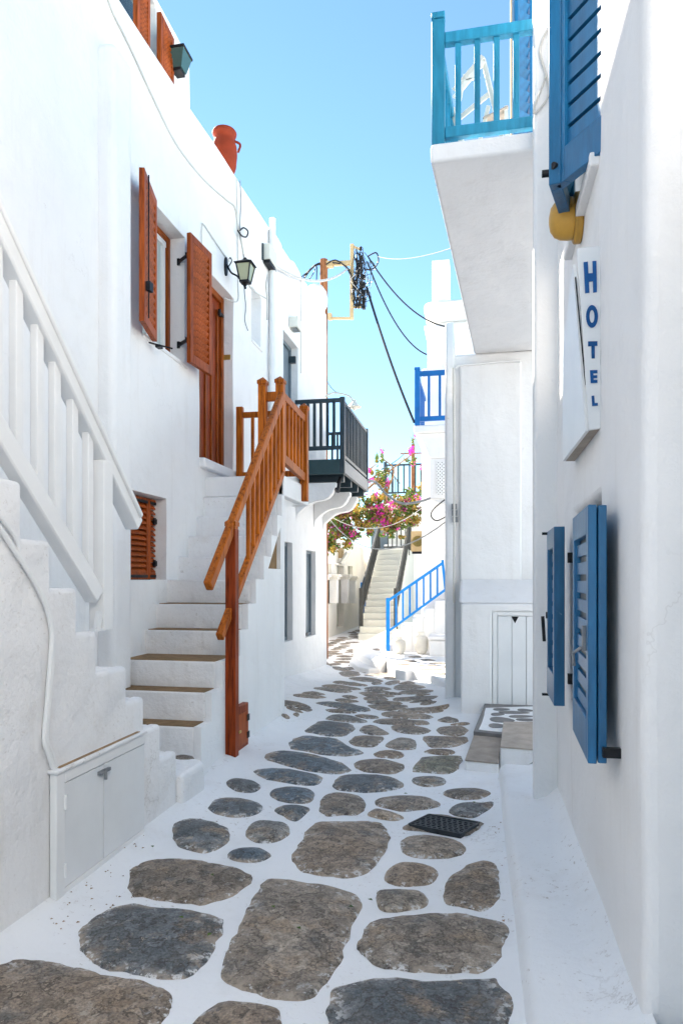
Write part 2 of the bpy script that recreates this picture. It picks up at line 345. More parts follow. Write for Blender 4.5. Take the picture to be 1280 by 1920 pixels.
def shutter(parent, p0, p1, z0, z1, thick, mat, nslat, frame=0.05, tilt=35, name='shutter', open_back=True, slat_t=0.012, gap_panel=False):
    """louvred leaf between plan points p0 and p1 (x,y); frame with every slat a child"""
    p0 = Vector((p0[0], p0[1], 0)); p1 = Vector((p1[0], p1[1], 0)); d = (p1-p0); w = d.length; d.normalize()
    n = Vector((d.y, -d.x, 0)); mb = MB(); up = Vector((0, 0, 1))
    def Q(x, y, z): return p0+d*x+n*y+up*z
    def bx(m, x0, x1, y0, y1, a, b):
        v = [Q(x, y, z) for z in (a, b) for (x, y) in ((x0,y0),(x1,y0),(x1,y1),(x0,y1))]
        m.add(v, [(3,2,1,0),(4,5,6,7),(0,1,5,4),(1,2,6,5),(2,3,7,6),(3,0,4,7)])
    t = thick/2; fw = frame
    bx(mb, 0, fw, -t, t, z0, z1); bx(mb, w-fw, w, -t, t, z0, z1)
    bx(mb, fw, w-fw, -t, t, z0, z0+fw*1.5); bx(mb, fw, w-fw, -t, t, z1-fw*1.2, z1)
    fr = mb.build(name, mat, parent, 0.003)
    a, b = z0+fw*1.5, z1-fw*1.2; pitch = (b-a)/nslat; c, s_ = math.cos(R(tilt)), math.sin(R(tilt)); hw = thick*0.55
    m = MB(); zc = a+pitch*0.5; L = pitch*0.47
    # slat cross-section tilted about the width axis
    sec = [(-hw*0.8, -L), (hw*0.8-slat_t*0.4, L-slat_t), (hw*0.8, L), (-hw*0.8+slat_t*0.2, -L+slat_t*1.3)]
    vs = [Q(x, y*(1 if tilt > 0 else -1), zc+z) for x in (fw+0.001, w-fw-0.001) for (y, z) in sec]
    m.add(vs, [(0,1,2,3),(7,6,5,4),(0,4,5,1),(1,5,6,2),(2,6,7,3),(3,7,4,0)])
    repeat(m, 'slat', mat, fr, [(0, 0, pitch*k) for k in range(1, nslat)])
    return fr
def hinge(parent, p, d, mat='iron', l=0.08):
    p = Vector(p); d = Vector(d).normalized()
    m = MB().bar(p, p+d*l, 0.012, 0.03).box(p-Vector((.012,.012,.03)), p+Vector((.012,.012,.03)))
    m.box(p+d*l-Vector((.014,.014,.022)), p+d*l+Vector((.014,.014,.022)))
    return m.build('hinge', mat, parent)
def catenary(p, q, sag, n=14):
    p = Vector(p); q = Vector(q)
    return [p.lerp(q, i/n)-Vector((0, 0, sag*4*(i/n)*(1-i/n))) for i in range(n+1)]
def spline(pts, n=6):
    pts = [Vector(p) for p in pts]; out = []
    for i in range(len(pts)-1):
        a = pts[max(i-1, 0)]; b = pts[i]; c = pts[i+1]; d = pts[min(i+2, len(pts)-1)]
        for k in range(n):
            t = k/n; out.append(0.5*((2*b)+(c-a)*t+(2*a-5*b+4*c-d)*t*t+(3*b-a-3*c+d)*t**3))
    return out+[pts[-1]]
XB, XS, XF, XR, XL = -2.648, -1.841, -1.706, 0.431, 0.150     # the street's parallel wall planes

# ================================================================ GROUND
random.seed(11)
YEND = onX(612, 1085, XB).y                          # far corner of the left house
YC = 7.65; XC = onY(846, 900, YC).x                  # corner house on the right
def fillet(X, Y):
    f = 0.0
    def add(d, w=0.2, h=0.06):
        nonlocal f
        if -0.3 < d < w: f = max(f, h*(1-max(0, d)/w)**2)
    if Y < 4.35: add(X-XF)
    if 4.5 < Y < 6.75: add(X-XS)
    if 6.75 <= Y < YEND+0.1: add(X-XB, 0.4, 0.10)
    if Y < 4.7: add(XL-X, 0.14, 0.04)
    if YC-0.6 < Y: add(XC-X, 0.25, 0.06)
    return f
def gz(X, Y): return g(Y)+fillet(X, Y)+0.006*nz((X, Y, 3.0), 1.7)+0.003*nz((X, Y, 9.0), 6.0)
xs = [-300, -60, -20, -8, -5]+[-4.4+0.1*i for i in range(53)]+[1.2, 2.0, 3.5, 8, 20, 60, 300]
ys = [-300, -60, -15, -4, -2]+[-1+0.2*i for i in range(140)]+[30, 40, 60, 120, 400]
mb = MB()
for y in ys:
    for x in xs: mb.v.append(Vector((x, y, gz(x, y))))
nx = len(xs)
for j in range(len(ys)-1):
    for i in range(nx-1): mb.f.append([j*nx+i, j*nx+i+1, (j+1)*nx+i+1, (j+1)*nx+i])
ground = mb.build('street_ground', 'grout', None, smooth=60); ground['kind'] = 'structure'

BROWN=(.215,.168,.125); SLATE=(.125,.135,.138); BLUE=(.105,.130,.145); GREY=(.175,.168,.152); TAN=(.27,.215,.16); OLIVE=(.175,.168,.122)
TONES={1:SLATE,6:SLATE,10:TAN,15:TAN,16:SLATE,17:GREY,18:OLIVE,23:GREY,24:SLATE,25:GREY,26:BLUE,27:SLATE,28:BLUE,29:BLUE,30:SLATE,31:BLUE,32:BLUE,33:BLUE,34:SLATE,35:GREY,37:SLATE}
def make_stone(P, z=None, n_sub=2, rough=0.012, parent=None, mat='stone', name='paving_stone', thick=0.012, tone=None):
    n = len(P); out = []
    for i in range(n):
        a, b, c, d = P[i-1], P[i], P[(i+1) % n], P[(i+2) % n]
        for k in range(n_sub):
            t = k/n_sub
            out.append(0.5*((2*b)+(c-a)*t+(2*a-5*b+4*c-d)*t*t+(3*b-a-3*c+d)*t**3))
    cen = sum(out, Vector())/len(out); size = max((p-cen).length for p in out)
    out = [p+Vector((nz(p*1.0+Vector((0,0,5)), 14), nz(p+Vector((7,0,0)), 14), 0))*rough*min(1, size*3)+Vector((nz(p+Vector((0,3,0)), 45), nz(p+Vector((3,0,9)), 45), 0))*.0045*min(1, size*4) for p in out]
    m = MB(); k = len(out); rim = []
    tilt = Vector((random.uniform(-.01, .01), random.uniform(-.01, .01), 0))
    for sc, dz, rv in ((1.0, -0.04, 1), (1.0, 0.003, 1.0), (0.955, thick-.003, 0.8), (0.80, thick+0.003, 0.15), (0.42, thick+0.010, 0.0)):
        for p in out:
            q = cen+(p-cen)*sc; base = (gz(q.x, q.y) if z is None else z)
            h = dz+(0.007*nz((q.x*9, q.y*9, 2)) if sc < 0.9 else 0)+tilt.dot(q-cen)*(dz > 0)
            m.v.append(Vector((q.x, q.y, base+h))); rim.append(rv)
    for r in range(4):
        for i in range(k): m.f.append([r*k+i, r*k+(i+1) % k, (r+1)*k+(i+1) % k, (r+1)*k+i])
    m.v.append(Vector((cen.x, cen.y, (gz(cen.x, cen.y) if z is None else z)+thick+0.011))); rim.append(0)
    for i in range(k): m.f.append([4*k+i, 4*k+(i+1) % k, 5*k])
    o = m.build(name, mat, parent, smooth=50)
    at = o.data.attributes.new('rim', 'FLOAT', 'POINT')
    at.data.foreach_set('value', rim)
    t = tone or (.205, .172, .138); k = random.uniform(.82, 1.18); w = random.uniform(-.06, .06)
    o.color = (t[0]*k*(1+w), t[1]*k, t[2]*k*(1-w), 1)
    return o
STONES = '''
-170,1870 -120,1838 -60,1832 0,1822 34,1806 79,1804 124,1813 180,1826 240,1837 296,1851 319,1864 325,1879 317,1901 300,1922 285,1950 200,2010 60,2040 -120,2010
150,1744 165,1732 202,1706 240,1696 285,1701 379,1712 412,1725 422,1734 412,1762 397,1792 375,1815 345,1836 315,1837 277,1834 240,1824 199,1815 176,1800 156,1792 148,1766
242,1646 255,1627 277,1616 319,1612 379,1616 442,1629 465,1639 473,1648 465,1661 435,1680 397,1695 356,1697 319,1691 277,1684 251,1682 244,1669
475,1687 489,1663 512,1651 578,1657 644,1670 672,1684 674,1701 662,1738 644,1785 639,1808 611,1846 587,1869 550,1876 503,1873 461,1860 428,1846 416,1832 416,1804 433,1771 452,1729
548,1616 555,1591 569,1569 575,1556 591,1545 612,1541 655,1541 699,1542 717,1548 727,1562 725,1584 714,1609 699,1628 674,1645 642,1647 605,1642 580,1639 560,1630
672,1780 677,1757 695,1733 737,1722 803,1715 859,1712 911,1722 939,1733 951,1757 946,1785 930,1813 897,1823 822,1825 737,1820 705,1813 681,1794
613,1897 625,1865 644,1851 719,1837 822,1840 916,1837 934,1846 955,1883 958,1907 948,1935 934,1963 800,1985 625,1963 618,1921
400,1890 428,1881 470,1884 512,1893 524,1907 527,1950 500,1990 390,1990 350,1950 368,1912
831,1677 838,1654 855,1640 883,1623 911,1617 930,1630 935,1654 937,1684 920,1706 897,1709 859,1701 834,1694
720,1647 728,1633 747,1622 775,1621 808,1629 820,1640 815,1654 794,1663 756,1665 728,1658
705,1682 712,1672 747,1671 784,1675 802,1687 796,1701 770,1708 737,1712 714,1708 707,1696
750,1584 755,1575 774,1568 799,1567 830,1571 855,1578 869,1587 872,1597 861,1605 839,1610 805,1612 774,1609 755,1600
755,1555 768,1545 799,1530 806,1527 850,1533 903,1544 902,1550 889,1559 864,1569 800,1560
702,1505 708,1498 730,1494 761,1493 796,1496 817,1503 825,1509 817,1514 786,1519 755,1521 730,1517 711,1513
599,1520 601,1503 614,1491 636,1488 661,1491 682,1500 684,1517 671,1527 642,1529 617,1531 605,1527
688,1528 702,1519 717,1520 739,1526 757,1533 746,1538 727,1538 705,1534
624,1473 630,1463 646,1456 674,1453 705,1454 736,1458 753,1467 756,1475 742,1481 717,1485 689,1487 658,1485 633,1482
771,1464 780,1458 805,1456 827,1459 836,1466 830,1472 805,1476 783,1473
772,1447 780,1433 792,1422 817,1419 855,1418 865,1422 863,1434 852,1448 830,1451 799,1449
663,1433 674,1427 705,1424 736,1428 755,1434 757,1444 742,1451 711,1451 683,1448 667,1441
701,1415 711,1410 730,1409 752,1412 758,1417 746,1423 724,1422 708,1420
794,1410 811,1407 836,1407 853,1410 846,1415 824,1416 805,1413
829,1489 842,1483 867,1481 892,1481 914,1487 919,1494 902,1499 871,1501 846,1497
842,1522 849,1512 867,1507 899,1507 922,1508 924,1516 908,1525 886,1533 861,1531 846,1527
324,1562 331,1550 350,1541 375,1539 403,1544 425,1555 431,1569 425,1581 403,1595 384,1599 356,1596 334,1587 325,1575
461,1566 466,1552 481,1542 506,1541 531,1544 543,1553 541,1566 525,1577 500,1582 475,1578
426,1606 437,1596 462,1592 487,1593 505,1602 505,1609 487,1616 462,1618 437,1614
390,1517 403,1503 425,1497 453,1498 478,1505 491,1514 491,1522 475,1530 450,1533 419,1531 397,1523
516,1519 531,1512 556,1512 580,1517 575,1525 559,1538 547,1539 531,1531 519,1525
505,1489 516,1480 544,1477 575,1481 589,1489 586,1502 572,1507 544,1506 516,1499
425,1473 437,1466 459,1463 481,1469 489,1477 481,1484 462,1487 437,1482
475,1448 494,1444 525,1443 559,1447 594,1455 604,1464 597,1472 575,1474 537,1469 503,1462
496,1421 509,1412 531,1409 566,1412 606,1420 641,1431 658,1445 637,1452 600,1450 559,1442 519,1431
542,1397 546,1391 558,1384 574,1381 598,1383 631,1387 643,1393 663,1405 681,1412 663,1417 635,1418 598,1414 566,1408 546,1405
571,1371 582,1362 596,1354 615,1352 643,1355 661,1360 665,1367 657,1375 641,1381 613,1381 586,1376
609,1349 623,1341 643,1341 668,1345 686,1352 680,1355 655,1355 629,1352
610,1331 627,1331 651,1334 669,1337 655,1338 633,1337 617,1335
591,1318 603,1316 627,1317 659,1321 682,1327 696,1333 680,1335 655,1333 627,1327 603,1322
500,1316 529,1314 550,1316 570,1320 583,1327 570,1327 550,1325 529,1324
551,1330 566,1328 585,1330 580,1334 562,1334
537,1338 554,1336 569,1338 554,1340
528,1351 537,1349 544,1351 537,1354
549,1345 555,1342 561,1342 558,1346
549,1303 566,1302 590,1306 612,1308 594,1310 570,1308 554,1306
566,1300 586,1298 609,1303 586,1304
641,1306 655,1306 671,1309 655,1311
628,1313 643,1311 673,1316 655,1318 635,1316
675,1370 679,1363 693,1360 707,1363 717,1370 731,1376 721,1378 697,1378 681,1375
654,1391 664,1382 681,1380 709,1381 720,1385 711,1394 697,1402 677,1401 660,1397
721,1400 729,1392 744,1385 762,1384 778,1389 780,1404 770,1406 742,1406
792,1382 819,1382 863,1383 876,1384 877,1390 865,1397 843,1402 809,1402 797,1394
732,1363 742,1361 770,1361 794,1365 807,1371 794,1377 770,1377 744,1373
818,1370 825,1365 843,1363 867,1363 877,1369 870,1378 855,1381 833,1379 821,1375
699,1354 711,1349 742,1349 782,1352 802,1354 806,1358 794,1360 754,1360 715,1358
715,1341 721,1336 746,1336 782,1340 809,1342 807,1348 782,1349 746,1348 723,1344
665,1342 687,1341 710,1346 701,1348 681,1347
746,1334 766,1330 798,1328 823,1328 840,1331 823,1336 794,1338 766,1337
687,1324 707,1323 737,1324 764,1325 758,1330 731,1333 709,1332
820,1351 831,1347 843,1346 857,1350 859,1354 843,1356 827,1354
844,1360 863,1358 881,1357 872,1360 855,1361
687,1318 693,1315 721,1316 754,1319 742,1322 707,1321
681,1309 697,1308 725,1310 723,1314 689,1314
736,1312 740,1309 770,1308 802,1307 821,1307 811,1311 782,1314 746,1315
766,1318 790,1315 811,1314 794,1317
786,1321 802,1318 818,1317 815,1320 798,1323
673,1300 690,1299 722,1303 740,1305 722,1308 693,1307
682,1296 706,1295 732,1298 706,1299
683,1291 701,1288 732,1291 727,1294 690,1293
738,1289 746,1285 775,1283 799,1289 780,1292 746,1294
746,1298 775,1294 811,1295 802,1299 767,1302
778,1304 807,1302 791,1305
721,1300 738,1300 754,1302 738,1303
604,1287 613,1284 640,1285 675,1292 663,1294 632,1292
586,1291 608,1290 647,1295 659,1297 645,1300 610,1296
624,1280 634,1277 663,1281 689,1285 679,1287 653,1285
721,1281 740,1277 751,1278 732,1285
748,1282 764,1278 778,1281 764,1283
653,1271 685,1270 717,1277 706,1279 669,1277
634,1262 653,1258 671,1261 673,1267 647,1269
718,1270 732,1267 748,1270 743,1274 725,1274
683,1266 706,1263 730,1261 725,1266 701,1268
678,1259 695,1257 719,1254 723,1257 706,1261 685,1262
624,1255 640,1253 660,1255 647,1258 626,1258
669,1255 679,1251 698,1251 690,1255
695,1281 706,1279 714,1282 702,1284
'''
for si, line in enumerate(STONES.strip().splitlines()):
    P = [onG(*map(float, q.split(','))) for q in line.split()]
    near = (P[0].y < 4.5)
    make_stone(P, n_sub=(4 if near else 2) if len(P) > 6 else 3, parent=ground, rough=0.016 if near else 0.024, tone=TONES.get(si, BROWN if si < 36 else None))
# the lane bending away to the left: rows of small slabs
Y = YEND+0.15
while Y < 21:
    X = -3.85+random.uniform(0, .3)
    while X < (-2.35 if Y < 15.5 else -3.25):
        w = random.uniform(.22, .46); d = random.uniform(.13, .22)
        c = Vector((X+w/2, Y+random.uniform(-.05, .05), 0)); k = 8; ph = random.uniform(-.3, .3)
        P = []
        for i in range(k):
            t = 2*math.pi*i/k; r = random.uniform(.86, 1.08)
            P.append(c+Vector((w/2*math.cos(t)*r+0.15*d*math.sin(t), d*math.sin(t)*r+w*.25*ph*math.cos(t), 0)))
        make_stone(P, n_sub=1, parent=ground, thick=0.010)
        X += w+random.uniform(.06, .16)
    Y += random.uniform(.40, .48)

# ================================================================ DRAIN COVER
P = [onG(u, v, 0.018) for u, v in ((766,1547),(803,1529),(898,1544),(863,1566))]
zc = max(p.z for p in P)
for p in P: p.z = zc
cov = thing('drain_cover', sum(P, Vector())/4, 'dark cast iron drain cover with bar pattern set among the paving stones', 'drain cover')
MB().prism([p-Vector((0,0,.03)) for p in P], (0,0,.034)).build('plate', 'cast', cov, 0.003)
e1, e2 = P[1]-P[0], P[3]-P[0]
mb = MB(); nr, ncol = 7, 9
for i in range(nr):
    for j in range(ncol):
        s = (j+0.5+(0.25 if i % 2 else -0.1))/(ncol+0.4); t = (i+0.8)/(nr+0.6)
        c = P[0]+e2*s+e1*t+Vector((0,0,.006)); dv = e2.normalized()*0.009
        mb.bar(c-dv, c+dv, 0.006, 0.005)
mb.build('raised_bars', 'cast', cov)
mb = MB()
for a, b in zip(P, P[1:]+P[:1]): mb.bar(a+Vector((0,0,.006)), b+Vector((0,0,.006)), 0.008, 0.006)
mb.build('rim', 'cast', cov)

# ================================================================ LEFT HOUSE
def hX(u0, u1, vt, vb, dep, X=XB):
    return (onX(u0, 1085, X).y, onX(u1, 1085, X).y, onX(u1, vb, X).z, onX(u1, vt, X).z, dep)
H_win = hX(268, 347, 446, 683, 0.20); H_door = hX(374, 438, 560, 885, 0.17)
H_niche = hX(472, 490, 559, 655, 0.16); H_bal = hX(531, 559, 653, 880, 0.16)
H_low = hX(236, 312, 935, 1087, 0.15); H_g1 = hX(529, 548, 1018, 1200, 0.13); H_g2 = hX(574, 592, 1034, 1190, 0.13)
SILLZ = H_low[2]
def roofz(Y): return 5.78+0.048*(Y-6.2)+0.015*nz((Y, 0, 4), 0.8)
house = thing('white_house', (XB-2, 5, 0), 'long two storey whitewashed house with brown shutters along the left side of the lane', 'house')
wl = wall_grid('X', XB, -1, -8.0, YEND, -0.5, 5.9, [H_win, H_door, H_niche, H_bal, H_low, H_g1, H_g2], 0.3, roofz, 0.014, 0.3, 1.0)
wl.build('wall', 'wall', house, 0.022, seg=3)
MB().box((-7, -7.98, -.5), (XB-.305, YEND-.01, 5.45)).build('house_body', 'wall', house, 0.02)
# the projecting strip of wall beside the small brown window
yp0, yp1 = onX(214, 1085, XB+.12).y, onX(250, 1085, XB+.12).y
MB().box((XB-.05, yp0, -.3), (XB+.12, yp1, onX(245, 127, XB+.1).z)).build('pilaster', 'wall', house, 0.05, seg=4)
# sill of upper window
y0, y1, z0, z1, _ = H_win
MB().box((XB-.19, y0-.02, z0-.035), (XB+.018, y1+.03, z0-.001)).build('sill', 'wall', house, 0.008)
# upper window joinery
xg = XB-.145
win = thing_win = None
fr = MB(); t = 0.055
fr.box((xg-.05, y0, z0), (xg, y0+t, z1)).box((xg-.05, y1-t, z0), (xg, y1, z1)).box((xg-.05, y0+t, z1-t), (xg, y1-t, z1)).box((xg-.05, y0+t, z0), (xg, y1-t, z0+.02))
win = fr.build('window', 'door_wood', house, 0.004)
a, b = y0+t, y1-t; f2 = MB()
for p, q in ((a, a+.04), ((a+b)/2-.03, (a+b)/2+.03), (b-.06, b-.02)): f2.box((xg-.055, p, z0+.02), (xg-.012, q, z1-t))
f2.box((xg-.055, a, z1-t-.05), (xg-.013, b, z1-t)); f2.build('frame', 'white_paint', win, 0.003)
MB().box((xg-.046, a, z0+.02), (xg-.04, b, z1-t)).build('pane', 'curtain', win)
# its two shutters
pl0 = onX(288, 450, XB+.02); pl0.x += .01
d = Vector((0.255, -0.967, 0)).normalized(); L = 0.46
s1 = shutter(house, (pl0.x, pl0.y), (pl0.x+d.x*L, pl0.y+d.y*L), z0-.02, z1-.02, 0.042, 'shut_wood', 17, 0.05, -35)
pe = pl0+d*(L-.01)
MB().tube([(pe.x+.03, pe.y+.05, z0+.02), (pe.x+.03, pe.y+.05, z1-.05)], 0.006, 6).box((pe.x+.02, pe.y+.02, 3.55), (pe.x+.055, pe.y+.075, 3.62)).build('bolt', 'iron', s1)
pr0 = onX(354, 560, XB+.10); pr1 = onX(394, 560, XB+.13)
s2 = shutter(house, (pr0.x, pr0.y), (pr1.x, pr1.y), z0-.03, z1-.03, 0.04, 'shut_wood', 17, 0.055, 35)
for zz in (z0+.18, z1-.22):
    hinge(s2, (XB-.06, y1-.005, zz), (pr0.x-XB+.05, pr0.y-y1+.02, 0), l=.17)
MB().tube([(pl0.x+.0, pl0.y-.1, z0-.06), (pl0.x+.13, pl0.y+.06, z0-.065)], 0.007, 6).box((pl0.x+.02, pl0.y-.03, z0-.075), (pl0.x+.06, pl0.y+.03, z0-.055)).build('stay', 'iron', s1)
# upper door
y0, y1, z0, z1, _ = H_door; xd = XB-.165; fw = .07
mb = MB().box((xd, y0, z0), (xd+.055, y0+fw, z1)).box((xd, y1-fw, z0), (xd+.055, y1, z1)).box((xd, y0+fw, z1-fw), (xd+.055, y1-fw, z1))
dr = mb.build('door', 'door_wood', house, 0.006)
MB().box((xd, y0+fw, z0), (xd+.025, y1-fw, z1-fw)).build('door_leaf', 'red_wood', dr)
mb = MB()
for k in range(5): 
    yy = lerp(y0+fw, y1-fw, (k+.5)/5); mb.box((xd+.02, yy-.018, z0+.02), (xd+.042, yy+.018, z1-fw-.1))
mb.build('moulding', 'door_wood', dr, 0.006)
MB().box((xd+.03, y1-.16, z1-.22), (xd+.07, y1-.04, z1-.19)).box((xd+.05, y1-.17, z1-.24), (xd+.075, y1-.14, z1-.17)).build('door_stay', 'iron', dr)
MB().box((XB-.02, y0, z0-.10), (XB+.06, y1+.12, z0+.0)).build('threshold', 'wall', house, 0.02)
# niche sill, name plate
MB().box((XB-.15, H_niche[0]-.01, H_niche[2]-.03), (XB+.015, H_niche[1]+.03, H_niche[2]-.002)).build('sill', 'wall', house, 0.006)
y0 = H_door[1]; zb = onX(426, 671, XB-.08).z
MB().box((XB-.125, y0-.008, zb-.028), (XB-.035, y0-.002, zb+.028)).build('bell_plate', 'brass', house, 0.002)
# grey doors
def grey_leaf(h, name, panes=True):
    y0, y1, z0, z1, dp = h; x = XB-dp+.004
    m = MB().box((x, y0, z0), (x+.05, y0+.05, z1)).box((x, y1-.05, z0), (x+.05, y1, z1)).box((x, y0+.05, z1-.05), (x+.05, y1-.05, z1)).box((x, y0+.05, z0), (x+.05, y1-.05, z0+.05))
    o = m.build(name, 'grey_door', house, 0.004)
    MB().box((x, y0+.05, z0+.05), (x+.02, y1-.05, z1-.05)).build('panel', 'grey_door', o)
    for i in range(2):
        zz0 = lerp(z0+.05, z1-.05, i/2)+.06; zz1 = lerp(z0+.05, z1-.05, (i+1)/2)-.06
        MB().box((x+.018, y0+.12, zz0), (x+.032, y1-.12, zz1)).build('raised_panel', 'grey_door', o, 0.006)
    return o
o = grey_leaf(H_bal, 'balcony_door')
MB().box((XB-.13, H_bal[1]-.06, onX(550, 665, XB).z-.05), (XB-.03, H_bal[1]-.02, onX(550, 665, XB).z+.05)).build('hinge', 'charcoal', o)
grey_leaf(H_g1, 'window'); o = grey_leaf(H_g2, 'window')
MB().box((XB-.10, H_g2[0]+.2, H_g2[2]+.02), (XB-.05, H_g2[0]+.3, H_g2[2]+.06)).build('latch', 'iron', o)
# small brown window with closed louvred leaves
y0, y1, z0, z1, dp = H_low; x = XB-.115
yo = onX(250, 1085, XB).y-.10; ym = onX(279, 1000, XB-.1).y; ye = onX(304, 1000, XB-.1).y
for p, q in ((yo, ym-.002), (ym+.002, ye)):
    o = shutter(house, (x, q), (x, p), z0+.005, z1-.012, 0.035, 'shut_wood', 13, 0.035, 35)
    for zz in (z0+.03, z1-.045): MB().box((x+.017, p+.02, zz-.012), (x+.021, q-.02, zz+.012)).build('strap', 'iron', o)
    if q == ye:
        for zz in (z0+.14, z1-.2): MB().box((x+.01, q-.02, zz-.022), (x+.03, y1-.001, zz+.022)).box((x+.012, y1-.05, zz-.03), (x+.034, y1-.03, zz+.03)).build('hinge', 'iron', o)
MB().box((XB-.149, y0, z0), (XB-.146, y1, z1)).build('reveal_back', 'red_wood', house)
# set-back upper storey
XU = -3.10; yu = onX(357, 150, XU).y; zu = onX(345, 88, XU).z
H_u = (onX(262, 60, XU).y-.5, onX(296, 60, XU).y, 5.7, onX(296, 10, XU).z, 0.15)
wu = wall_grid('X', XU, -1, -8.0, yu, 5.2, zu, [H_u], 0.3, None, 0.012, 0.35, 4.0)
wu.build('upper_wall', 'wall', house, 0.06, seg=4)
MB().box((-7, -7.97, 5.2), (XU-.305, yu-.01, zu-.02)).build('upper_body', 'wall', house, 0.05)
MB().box((XU-.145, H_u[0], H_u[2]), (XU-.12, H_u[1], H_u[3])).build('window', 'glass_dark', house)
a = onX(298, 70, XU+.12); b = onX(323, 70, XU+.10)
shutter(house, (a.x, a.y), (b.x, b.y), 5.75, onX(298, 22, XU+.12).z, 0.045, 'shut_wood', 18, 0.05, 35)
a = onX(254, 10, XU+.12); b = onX(278, 10, XU+.10)
shutter(house, (a.x, a.y), (b.x, b.y), 5.75, onX(278, 12, XU+.12).z+.1, 0.045, 'shut_wood', 20, 0.05, 35)
# rounded finial and coping bumps on the far roof corner
p = onX(592, 560, XB-.15)
MB().lathe((p.x, p.y, p.z-.75), [(.16,0),(.16,.55),(.20,.62),(.21,.74),(.19,.86),(.12,.96),(.02,1.0)], 20).build('roof_finial', 'wall', house)
for u, v in ((503, 412), (541, 470)):
    q = onX(u, v, XB-.12); MB().box((XB-.28, q.y-.2, roofz(q.y)-.05), (XB+.01, q.y+.25, roofz(q.y)+.06)).build('coping', 'wall', house, 0.05, seg=3)

# ================================================================ BROWN-RAILED STAIRCASE
stair = thing('stone_staircase', (XB+.4, 5, 0), 'whitewashed masonry stairs with clay treads climbing to the brown upper door', 'staircase')
TR = [(377,1365),(397,1299),(416,1243),(450,1187),(465,1136),(480,1090),(495,1045),(509,1006),(520,968),(528.6,930),(532,890)]
tp = [onX(u, v, XS) for u, v in TR]
ysn = [p.y for p in tp]; zsn = [p.z for p in tp]
# regularise the flight between first and last tread
for i in range(len(ysn)): zsn[i] = lerp(zsn[0], zsn[-1], i/10)*0.6+zsn[i]*0.4
yL = onX(579, 912, XS).y
sd = 0.05
for i in range(10):
    m = MB(); y0, y1, z = ysn[i], ysn[i+1], zsn[i]; xr = XS-sd-(0.0 if i < 3 else 0)
    vs = [(XB-.02, y0+.0, -.1), (XS-sd, y0, -.1), (XS-sd, y1, -.1), (XB-.02, y1, -.1), (XB-.02, y0, z), (XS-sd, y0, z), (XS-sd, y1, z), (XB-.02, y1, z)]
    m.add(vs, [(3,2,1,0),(4,5,6,7),(0,1,5,4),(1,2,6,5),(2,3,7,6),(3,0,4,7)])
    st = m.build('step', 'wall_dirty', stair, 0.012, seg=2)
    if i < 5: MB().box((XB+.02, y0+.012, z+.001), (XS-sd-.01, y1-.004, z+.006)).build('tread', 'tread', st)
# side wall with stepped top and triangular niche
poly = [(ysn[0], -.1)]
for i in range(10): poly += [(ysn[i], zsn[i]+.004), (ysn[i+1], zsn[i]+.004)]
poly += [(ysn[10], zsn[10]-.012), (ysn[10]+.03, zsn[10]-.012), (ysn[10]+.03, -.4), (ysn[0]+.5, -.4)]
tri = [onX(u, v, XS) for u, v in ((503,1066),(526,1068),(524,988))]
y_a, y_b = tri[0].y, tri[1].y; z_lo, z_hi = tri[0].z, tri[2].z
def tread_z(y):
    for i in range(10):
        if ysn[i] <= y < ysn[i+1]: return zsn[i]+.004
    return zsn[10]-.012
cuts = sorted(set([ysn[i] for i in range(11)]+[ysn[10]+.03, y_a, y_b]))
m = MB()
def quad(y0, y1, b0, b1, t0, t1):
    x0, x1 = XS-sd+.001, XS
    m.add([(x0,y0,b0),(x1,y0,b0),(x1,y1,b1),(x0,y1,b1),(x0,y0,t0),(x1,y0,t0),(x1,y1,t1),(x0,y1,t1)], [(3,2,1,0),(4,5,6,7),(0,1,5,4),(1,2,6,5),(2,3,7,6),(3,0,4,7)])
for y0, y1 in zip(cuts, cuts[1:]):
    tz = tread_z((y0+y1)/2)
    if y0 >= y_a-1e-6 and y1 <= y_b+1e-6:
        f0, f1 = (y0-y_a)/(y_b-y_a), (y1-y_a)/(y_b-y_a)
        quad(y0, y1, -.4, -.4, z_lo, z_lo); quad(y0, y1, lerp(z_lo, z_hi, f0), lerp(z_lo, z_hi, f1), tz, tz)
    else: quad(y0, y1, -.4, -.4, tz, tz)
m.build('side_wall', 'wall', stair, smooth=0)
ct = sum(tri, Vector())/3
MB().prism([ct+(p-ct)*1.05+Vector((-sd+.012, 0, 0)) for p in (tri[0], tri[1], Vector((tri[1].x, tri[1].y, tri[2].z)))], (-.008, 0, 0)).build('niche_back', 'tread', stair)
# landing slab carried on an arch
MB().box((XB-.02, ysn[10], zsn[10]-.20), (XS-.002, yL, zsn[10])).build('landing', 'wall', stair, 0.012)
arc = [(yL, zsn[10]-.20)]+[(yL-.02-(yL-ysn[10]-.05)*math.sin(t*math.pi/2/8), zsn[10]-.20-.42*(1-math.cos(t*math.pi/2/8))) for t in range(9)]
arc += [(ysn[10]+.031, zsn[10]-.62), (ysn[10]+.031, zsn[10]-.20)]
MB().prism([(XS-.08, y, z-.001) for y, z in arc], (-.10, 0, 0)).build('arch', 'wall', stair)

